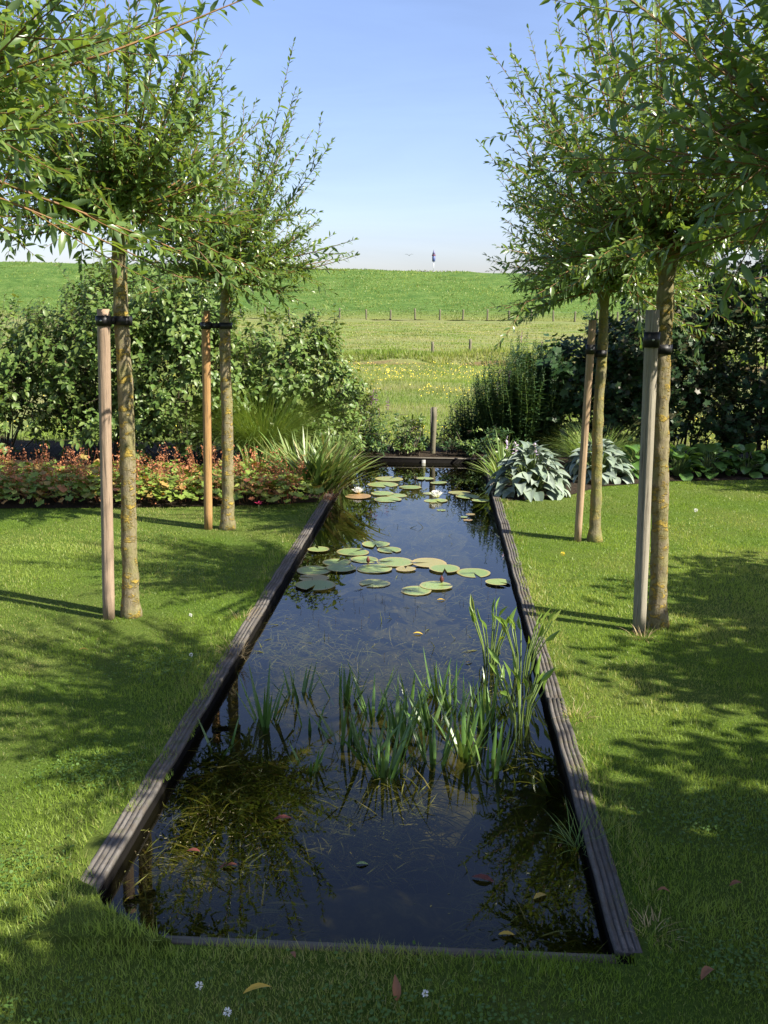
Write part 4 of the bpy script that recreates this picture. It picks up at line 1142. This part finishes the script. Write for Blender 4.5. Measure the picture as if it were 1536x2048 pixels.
k2 = Field(33, [2.0, 5])(x2, y2) + .3 * g.normal(0, 1, n2) > -.05; x2, y2 = x2[k2], np.clip(y2[k2], PY0 + .03, PY1); n2 = len(x2)
P2 = np.stack([x2, y2, WZ - .004 - .03 * g.random(n2)], 1); D2 = np.stack([g.normal(0, 1, n2), g.normal(0, .6, n2), g.normal(0, .08, n2)], 1); s2 = g.uniform(.03, .12, n2)
o2 = link('thread_weed', scatter_mesh('thread_weed', NARROW, P2, frames(D2, np.tile([0, 0, 1.0], (n2, 1))), np.stack([s2 * .22, s2, s2], 1), g.random(n2)), M['weed'])
tag(o2, 'pale thread-like weed just below the surface of the open water', 'pond weed', None, 'stuff')
tag(o, 'brown-green weed drifting under the pond surface', 'pond weed', None, 'stuff')
n = 900
yy = np.concatenate([g.normal(5.3, .55, 420), g.uniform(PY0 + .05, 9, 330), g.uniform(PY0 + .05, 3.3, 150)]); xx = np.concatenate([g.uniform(PX0 + .04, PX1 - .1, 750), g.normal(-.75, .15, 150)])
xx = np.clip(xx, PX0 + .02, PX1 - .02); yy = np.clip(yy, PY0 + .02, PY1)
P = np.stack([xx, yy, np.full(n, WZ + .0015)], 1); D = np.stack([g.normal(0, 1, n), g.normal(0, 1, n), np.zeros(n)], 1)
sc = g.uniform(.004, .012, n); thin = g.random(n) < .5
o = link('floating_specks', scatter_mesh('floating_specks', ELLIP, P, frames(D, np.tile([0, 0, 1.0], (n, 1))), np.stack([np.where(thin, sc * .25, sc * .8), np.where(thin, sc * 3, sc), sc * .1], 1), g.random(n)), M['scum'])
tag(o, 'tiny plant bits floating on the pond surface', 'floating bits', None, 'stuff')
# thin bare stalks standing out of the water
g = np.random.default_rng(78)
mb = MB()
for i in range(60):
    x, y = g.uniform(-.85, .38), g.normal(5.75, .45)
    mb.tube([(x, y, WZ - .05), (x + g.normal(0, .006), y, WZ + g.uniform(.01, .035))], [.0016, .0010], 3, False)
tag(mb.build('pond_stalks', M['twig_dark']), 'thin dark stalks poking out of the open water', 'water plant', None, 'stuff')

# ------------------------------------------------------------------ fallen leaves and small flowers
def dead_leaf(label, x, y, z, L, mat, rz, curl=.3, tilt=0, wide=1.0):
    v, f = leaf_grid([(0, .01), (.12, .09 * wide), (.35, .17 * wide), (.6, .18 * wide), (.82, .10 * wide), (1, .004)], curl, curl * .4, .01, 4, curl * .25)
    o = link('fallen_leaf', np_mesh('fallen_leaf', v * L * .72, f), M[mat])
    o.location = (x, y, z); o.rotation_euler = (tilt, 0, rz)
    return tag(o, label, 'leaf', 'fallen leaves')
W = WZ + .004
for a in [('red fallen leaf floating left of the pond middle, farthest of the foreground ones', -.57, 3.27, W, .10, 'redleaf', -1.2), ('reddish brown leaf floating at the lower left of the pond', -.64, 2.97, W, .085, 'redleaf', 1.9),
          ('dull red leaf floating close to the left pond board', -.78, 3.04, W, .07, 'redleaf', 1.4), ('red leaf floating at the lower right of the pond', .13, 2.95, W, .11, 'redleaf', -1.8),
          ('yellow leaf floating near the right front pond corner', .32, 2.84, W, .08, 'yellowleaf', -.9), ('small green leaf floating in the near pond middle', -.25, 3.0, W, .06, 'pad', -1.4),
          ('brownish yellow leaf floating by the near pond board', .2, 2.65, W, .07, 'yellowleaf', -1.4), ('thin yellow leaf floating on open water in front of the lily pads', -.13, 5.42, W, .08, 'yellowleaf', -1.5),
          ('pale strip of leaf floating left of the arrow-leaved plants', .15, 4.96, W, .06, 'straw', -1.2), ('orange leaf caught at the left of the water soldier patch', -.43, 3.94, W, .06, 'brownleaf', .6),
          ('yellow strip of leaf floating right below the nearest lily pads', -.0, 6.1, W, .08, 'yellowleaf', -1.4)]:
    dead_leaf(a[0], a[1] * WK, a[2] * WK, *a[3:])
for a in [('yellow-orange leaf lying on the grass at bottom left', -.46, 2.17, .035, .10, 'yellowleaf', -1.15, .35, .15, .8), ('brown leaf standing upright in the grass at bottom centre', -.08, 2.20, .01, .085, 'brownleaf', .2, .5, 1.2),
          ('brown curled leaf lying on the grass at bottom right', .69, 2.30, .035, .09, 'brownleaf', -.8, .6, .2), ('dark brown leaf on the grass right of the near pond corner', .66, 2.69, .04, .06, 'brownleaf', -1.5, .6),
          ('small brown leaf on the grass at the right picture edge', .88, 2.73, .04, .07, 'brownleaf', -1.1, .4, .1), ('small brown leaf in the grass below the pond', -.35, 2.31, .04, .05, 'brownleaf', .5, .4),
          ('small yellow leaf on the sunny grass in front of the left stake', -1.76, 4.61, .04, .07, 'yellowleaf', -1.2, .4)]:
    dead_leaf(*a)
def small_flower(name, label, x, y, h, mat, r, cat='flower'):
    root = thing(name, label, cat, (x, y, 0), 0, 'small lawn flowers')
    mb = MB(); mb.tube([(0, 0, -.01), (0, .002, h)], [.0013, .0012], 4, False); mb.build('stalk', M['stem'], root)
    g = np.random.default_rng(int(abs(x * 1000))); k = 40
    d = nrm(g.normal(0, 1, (k, 3)) + np.array([0, 0, .4]))
    o = link('flower_head', scatter_mesh('flower_head', ELLIP, d * r * .3 + np.array([0, 0, h + r * .5]), frames(d, g.normal(0, 1, (k, 3))), np.full(k, r * .55), g.random(k)), M[mat], root)
for a in [('clover_flower', 'white clover head in the grass at bottom left', -.57, 2.17, .045, 'white', .013), ('clover_flower', 'white clover head at the bottom picture edge', -.48, 2.08, .045, 'white', .014),
          ('clover_flower', 'white clover head right of the upright brown leaf', -.01, 2.18, .045, 'white', .012), ('clover_flower', 'white clover head right of the front left willow', -1.34, 5.17, .05, 'white', .013),
          ('clover_flower', 'white clover head near the left pond board', -1.18, 4.54, .05, 'white', .013), ('clover_flower', 'white clover head on the sunny right lawn', 2.17, 8.42, .05, 'white', .022),
          ('dandelion', 'yellow dandelion on the right lawn near the pond board', .86, 6.76, .05, 'yellow', .02)]:
    small_flower(*a)

# ------------------------------------------------------------------ lawn grass
def poly_in(px, py, poly):
    ins = np.zeros(len(px), bool); n = len(poly)
    for i in range(n):
        x1, y1 = poly[i]; x2, y2 = poly[(i + 1) % n]
        c = ((y1 > py) != (y2 > py)) & (px < (x2 - x1) * (py - y1) / (y2 - y1 + 1e-12) + x1)
        ins ^= c
    return ins
def blades(name, label, n, ymin, ymax, hfun, wfun, seed, expo, xl, xr):
    g = np.random.default_rng(seed)
    u = g.random(n)
    e = 1 - expo + 1            # density falls with distance; the strip grows with y
    y = (ymin ** e + u * (ymax ** e - ymin ** e)) ** (1 / e)
    x = g.random(n) * (xr(y) - xl(y)) + xl(y)
    eb = Field(81, [6, 17, 40])(x * .3, y) + Field(83, [9, 30])(x, y * .2); eb2 = Field(82, [6, 17, 40])(x * .3, y)
    ok = ~((x > PX0 - .050 - .022 * eb) & (x < PX1 + .050 + .020 * eb2) & (y > PY0 - .028 - .012 * eb) & (y < PY1 + .1))
    cor = poly_in(x, y, CORNER); ok |= cor
    ok &= ~poly_in(x, y + .03, LB) & ~poly_in(x, y + .03, RB) & (y < 12.5)
    x, y, cor = x[ok], y[ok], cor[ok]; n = len(x)
    f1 = Field(51, [1.2, 3.0])(x, y); f2 = Field(52, [9, 22])(x, y); f3 = Field(53, [2.0, 5])(x, y)
    edge = np.minimum(np.abs(x - (PX0 - BW)), np.abs(x - (PX1 + BW))) * ((y > PY0) & (y < 9)) + 10 * ((y <= PY0) | (y >= 9))
    nearend = (y < PY0 - .04) & (y > PY0 - .12) & (x > PX0) & (x < PX1)
    h = hfun(y) * g.uniform(.55, 1.25, n) * (1 + .22 * f2 + .12 * f1) * np.where(edge < .07, g.uniform(.8, 2.2, n), 1) * np.where(nearend, 1.7, 1) * np.where(cor, 1.5, 1)
    h = np.maximum(h, .012)
    a = g.uniform(0, 2 * math.pi, n); ln = np.abs(g.normal(.45, .32, n)); ln = np.minimum(ln, 1.4)
    ww = wfun(y) * g.uniform(.7, 1.3, n)
    dx_, dy_ = np.cos(a), np.sin(a)
    b = g.uniform(0, math.pi, n); sx, sy = np.cos(b), np.sin(b)
    V = np.zeros((n, 3, 3)); z0 = np.where(cor, .012, -.004)
    V[:, 0] = np.stack([x - sx * ww, y - sy * ww, z0], 1); V[:, 1] = np.stack([x + sx * ww, y + sy * ww, z0], 1)
    V[:, 2] = np.stack([x + dx_ * h * ln, y + dy_ * h * ln, z0 + h * (1 - .25 * ln)], 1)
    t = np.array([[0, 1, 2]]) + (np.arange(n) * 3)[:, None]
    r = np.clip(.50 + .28 * f1 + .12 * f2 + g.normal(0, .12, n), 0, 1)
    pd = np.clip(.07 + .16 * f3 + .30 * (edge < .10), .02, .55)
    dry = np.where(g.random(n) < pd, g.uniform(.3, .95, n), 0) + np.clip(.18 * f3, 0, .35)
    bare = np.exp(-(((x + 1.93) / .10) ** 2 + ((y - 4.48) / .09) ** 2))
    dry = np.clip(dry + bare, 0, 1)
    o = link(name, np_mesh(name, V.reshape(-1, 3), [t], {'rnd': np.repeat(r, 3), 'dry': np.repeat(dry, 3)}), M['grass'])
    return tag(o, label, 'grass', None, 'stuff')
xl = lambda y: -.47 * y - .55
xr = lambda y: .37 * y + .55
blades('lawn_grass', 'short mown lawn grass around the pond', 465000, 1.7, 10.8, lambda y: .020 + .0 * y, lambda y: .0009 + .00030 * y, 201, 1.35, xl, xr)

# clover and moss patches in the lawn
g = np.random.default_rng(211)
cl = []
for (x0, y0, r0, k) in [(-.9, 1.95, .35, 900), (-1.3, 4.5, .30, 500), (.15, 2.1, .3, 500), (-.2, 2.05, .3, 500), (-1.6, 6.3, .45, 500), (.95, 3.2, .3, 600), (1.2, 6.2, .5, 500), (1.9, 7.9, .5, 400), (-2.2, 7.2, .4, 300), (-1.25, 3.4, .25, 500), (.85, 2.4, .2, 400), (-1.35, 2.7, .25, 500)]:
    cl.append(np.stack([x0 + g.normal(0, r0 * .5, k), y0 + g.normal(0, r0 * .4, k), g.uniform(.012, .026, k)], 1))
cl = np.concatenate(cl); ok = ~((cl[:, 0] > PX0 - .09) & (cl[:, 0] < PX1 + .09) & (cl[:, 1] > PY0 - .03)); cl = cl[ok]; n = len(cl)
ROUND = (np.array([(0, 0, 0), (-.42, .35, .08), (-.3, .85, .05), (0, 1, .0), (.3, .85, .05), (.42, .35, .08)]), [(0, 5, 4, 3, 2, 1)])
o = link('lawn_clover', scatter_mesh('lawn_clover', ROUND, cl, frames(np.stack([g.normal(0, 1, n), g.normal(0, 1, n), g.normal(.15, .2, n)], 1), np.tile([0, 0, 1.0], (n, 1)) + g.normal(0, .25, (n, 3))), g.uniform(.007, .013, n), g.random(n)), M['clover'])
tag(o, 'patches of clover leaves growing in the lawn', 'clover', None, 'stuff')

# straw tufts hanging over the boards
def straw(name, label, loc, n, L, seed, mat='straw', lean=(.2, 1.0)):
    return strap_clump(name, label, 'straw', loc, n, L, .0016, lean, (.2, 1.2), .05, mat, seed, 'dry tufts along the pond boards', stuff=True)
straw('dry_tuft', 'dry straw tuft on the right board at the near corner', (.62, 2.55, 0), 45, (.03, .085), 301)
straw('dry_tuft', 'dry straw tuft on the right board below the arrow-leaved plants', (.60, 4.05, 0), 40, (.04, .10), 302)
straw('dry_tuft', 'dry straw tuft on the left board beside the near lily pads', (-1.08, 5.3, 0), 50, (.04, .11), 303)
straw('dry_tuft', 'brown withered leaves hanging over the left board below the sword leaves', (-1.0, 8.85, 0.01), 60, (.10, .22), 304, 'brownleaf')
straw('dry_tuft', 'dry straw tuft at the foot of the split grey stake', (1.10, 5.15, 0), 50, (.05, .12), 305)
straw('grass_tuft', 'green grass tuft hanging from the right board into the water', (.49, 3.05, -.03), 50, (.08, .18), 306, 'reed')
straw('grass_tuft', 'leafy tuft spilling over the left near corner of the pond', (-1.03, 2.47, 0.0), 170, (.04, .10), 307, 'reed')
straw('grass_tuft', 'dry weed hanging from the left board beside the open water', (-1.0, 4.75, -.01), 50, (.05, .13), 308)

# ------------------------------------------------------------------ the pasture
g = np.random.default_rng(401)
def field_tufts(name, label, n, x0, x1, y0, y1, hmin, hmax, wd, mat, seed, dens=None, dryf=.35):
    g = np.random.default_rng(seed)
    y = y0 + (y1 - y0) * g.random(n) ** 1.35; x = g.uniform(x0, x1, n) * (.35 + .65 * y / y1)
    if dens is not None:
        k = dens(x, y, g); x, y = x[k], y[k]; n = len(x)
    z = field_z(x, y)
    a = g.uniform(0, 6.28, n); h = g.uniform(hmin, hmax, n); ln = g.normal(0, .35, (n, 2)) * h[:, None]
    ww = wd * (y / 20) ** .7
    V = np.zeros((n, 3, 3))
    V[:, 0] = np.stack([x - np.cos(a) * ww, y - np.sin(a) * ww, z - .02], 1); V[:, 1] = np.stack([x + np.cos(a) * ww, y + np.sin(a) * ww, z - .02], 1)
    V[:, 2] = np.stack([x + ln[:, 0], y + ln[:, 1], z + h], 1)
    t = np.array([[0, 1, 2]]) + (np.arange(n) * 3)[:, None]
    f = Field(60, [.4, 1.1])(x, y)
    r = np.clip(.5 + .22 * f + g.normal(0, .2, n), 0, 1); dry = np.clip(dryf + .28 * Field(61, [.5, 1.3])(x, y) + g.normal(0, .2, n), 0, .95)
    o = link(name, np_mesh(name, V.reshape(-1, 3), [t], {'rnd': np.repeat(r, 3), 'dry': np.repeat(dry, 3)}), M[mat])
    return tag(o, label, 'grass', None, 'stuff')
field_tufts('pasture_grass', 'rough pasture grass beyond the pond', 90000, -9, 7, 12.6, 31, .03, .10, .006, 'grass', 402, None, .16)
field_tufts('bank_grass', 'longer dry grass along the far bank of the ditch', 16000, -14, 12, 32.9, 35.5, .06, .22, .014, 'grass', 403, None, .22)
field_tufts('far_pasture_grass', 'pasture grass between the ditch and the dike', 60000, -30, 26, 35.5, 110, .03, .09, .016, 'grass', 404, None, .42)
ff = Field(74, [.5, 1.1, 2.2])
n = 9000; y = 13 + 17.5 * g.random(n) ** 1.25; x = g.uniform(-8, 6, n); k = ff(x, y) + .9 * g.normal(0, 1, n) > .80; x, y = x[k], y[k]; n = len(x)
P = np.stack([x, y, field_z(x, y) + g.uniform(.06, .12, n)], 1)
D = np.stack([g.normal(0, 1, n), g.normal(0, 1, n), g.normal(0, .3, n)], 1)
DISC = (np.array([(math.cos(i * math.pi / 3), math.sin(i * math.pi / 3), .15 * (i % 2)) for i in range(6)]), [(0, 1, 2, 3, 4, 5)])
o = link('pasture_flowers', scatter_mesh('pasture_flowers', DISC, P, frames(D, np.tile([0, -.6, 1.0], (n, 1)) + g.normal(0, .3, (n, 3))), g.uniform(.008, .015, n) * (y / 20) ** .4, g.random(n)), M['yellow'])
tag(o, 'drifts of small yellow flowers in the pasture', 'flowers', None, 'stuff')

def dike_tufts():
    g = np.random.default_rng(410); n = 40000
    y = 129.5 + 30 * g.random(n); x = g.uniform(-75, 62, n)
    k = Field(62, [.12, .35, .9])(x, y) + .7 * g.normal(0, 1, n) > -.1; x, y = x[k], y[k]; n = len(x)
    z = dike_z(x, y); a = g.uniform(-.8, .8, n); h = g.uniform(.06, .20, n) * (1 + .5 * (g.random(n) < .06)); ww = g.uniform(.04, .13, n)
    V = np.zeros((n, 3, 3)); V[:, 0] = np.stack([x - np.cos(a) * ww, y - np.sin(a) * ww, z - .05], 1); V[:, 1] = np.stack([x + np.cos(a) * ww, y + np.sin(a) * ww, z - .05], 1)
    V[:, 2] = np.stack([x + g.normal(0, .06, n), y + g.normal(0, .04, n) + .03, z + h], 1)
    rr = np.clip(.30 + .2 * Field(63, [.15, .5])(x, y) + g.normal(0, .2, n), 0, 1); dr = np.clip(g.normal(.17, .12, n) + .35 * (y < 131), 0, .6)
    o = link('dike_turf', np_mesh('dike_turf', V.reshape(-1, 3), [np.array([[0, 1, 2]]) + (np.arange(n) * 3)[:, None]], {'rnd': np.repeat(rr, 3), 'dry': np.repeat(dr, 3)}), M['grass'])
    tag(o, 'uneven grass tufts covering the dike slope', 'grass', None, 'stuff')
dike_tufts()

# ------------------------------------------------------------------ posts and fence
def post_mesh(h, r, seed, n=10, cut=.0):
    g = np.random.default_rng(seed); ts = np.linspace(0, 1, 7)
    P = np.stack([.012 * np.sin(ts * 3 + seed) * h, 0 * ts, ts * (h + .15) - .15], 1)
    mb = MB(); mb.tube(P, np.linspace(r * 1.05, r * .95, 7), n, True, 1 + g.normal(0, .04, (7, n))); return mb
rt = thing('fence_post', 'mossy round post standing behind the far end of the pond', 'post', (-.08, 11.98, 0))
post_mesh(.56, .031, 5, 14).build('shaft', M['post'], rt, True)
mb = MB(); mb.tube([(-.031, -.012, .08), (-.032, -.012, .555)], [.007, .008], 5); mb.build('split', M['board'], rt)
for lab, x in (('left one of the two short posts standing by the ditch', -.32), ('right one of the two short posts standing by the ditch', .97)):
    rt = thing('ditch_post', lab, 'post', (x, 35, float(field_z(np.array(x), np.array(35.0)))), 0, 'posts by the ditch')
    post_mesh(.46, .05, int(x * 10) + 9).build('shaft', M['post'], rt, True)
fence = thing('pasture_fence', 'row of weathered fence posts along the foot of the dike', 'fence', (0, 129.6, 0))
fxs = [-56, -28.9, -25.9, -22.7, -19.6, -16.5, -13.1, -9.7, -6.6, -3.45, -.3, 2.6, 5.7, 8.4, 11.2, 14.0, 16.7, 19.4, 22.0]
fz = lambda x: float(field_z(np.array(x), np.array(129.6)))
for i, x in enumerate(fxs):
    o = post_mesh(1.38 + .09 * math.sin(i * 2.3), .115, i, 8).build('post', M['post'], fence); o.location = (x, 0, fz(x)); o.rotation_euler = (0, R(1.5 * math.sin(i * 4.1)), 0)
for z in (.55, 1.15):
    mb = MB(); mb.tube([(x, .07, fz(x) + z) for x in fxs[1:]], np.full(len(fxs) - 1, .006), 3, False); mb.build('wire', M['nail'], fence)

# ------------------------------------------------------------------ beacon on the dike and a bird
bz = float(dike_z(np.array(-1.5), np.array(158.5)))
rt = thing('dike_beacon', 'blue and red pointed beacon on a thin pole on top of the dike', 'beacon', (-1.5, 158.5, bz))
M['blue'] = plain('blue_paint', (.09, .12, .28), .5)
M['redp'] = plain('red_paint', (.22, .08, .13), .5)
M['palepole'] = plain('pale_pole', (.6, .62, .66), .5)
M['roofp'] = plain('violet_roof', (.14, .13, .25), .5)
mb = MB(); mb.lathe([(.05, -.2), (.05, 1.45)], 8); mb.build('pole', M['palepole'], rt)
mb = MB(); mb.lathe([(.20, 1.45), (.24, 1.47), (.24, 2.30), (.20, 2.32)], 14); mb.build('drum', M['blue'], rt)
mb = MB(); mb.lathe([(.27, 2.30), (.31, 2.33), (.30, 2.44), (.25, 2.47)], 14); mb.build('collar', M['redp'], rt)
mb = MB(); mb.lathe([(.26, 2.46), (.15, 2.85), (.02, 3.22)], 14); mb.build('cone', M['roofp'], rt)
mb = MB()
for k in range(46):
    g2 = random.Random(k); a = g2.uniform(0, 6.28); r = g2.uniform(0, 3.2); s = g2.uniform(.05, .14)
    mb.lathe([(s, -.05), (s * .9, s * .5), (s * .3, s * .8)], 6, float(dike_z(np.array(-1.5 + r * math.cos(a)), np.array(157.8))) + 0, -1.5 + r * math.cos(a), 157.8 + .4 * math.sin(a))
tag(mb.build('rubble', M['liner']), 'pale stones scattered round the foot of the beacon', 'stones', None, 'stuff')
rt = thing('bird', 'small dark bird flying left of the beacon', 'bird', (-5.0, 150, 9.45))
M['birdc'] = plain('bird_feathers', (.12, .13, .16), .7)
mb = MB(); mb.tube([(0, -.32, .0), (0, -.2, .03), (0, 0, 0), (0, .2, 0), (0, .36, .03)], [.015, .05, .075, .05, .012], 8); 
mb.build('body', M['birdc'], rt, True)
for s in (-1, 1):
    V = [(s * .03, -.10, .03), (s * .03, .10, .02), (s * .28, .09, .17), (s * .28, -.09, .19), (s * .62, .12, .16), (s * .60, .05, .17)]
    V2 = [(a, b, c - .012) for a, b, c in V]
    mb = MB(); mb.add(V + V2, [(0, 1, 2, 3), (3, 2, 4, 5), (6, 9, 8, 7), (9, 11, 10, 8), (0, 3, 9, 6), (3, 5, 11, 9), (1, 7, 8, 2), (2, 8, 10, 4), (5, 4, 10, 11)])
    mb.build('wing', M['birdc'], rt)
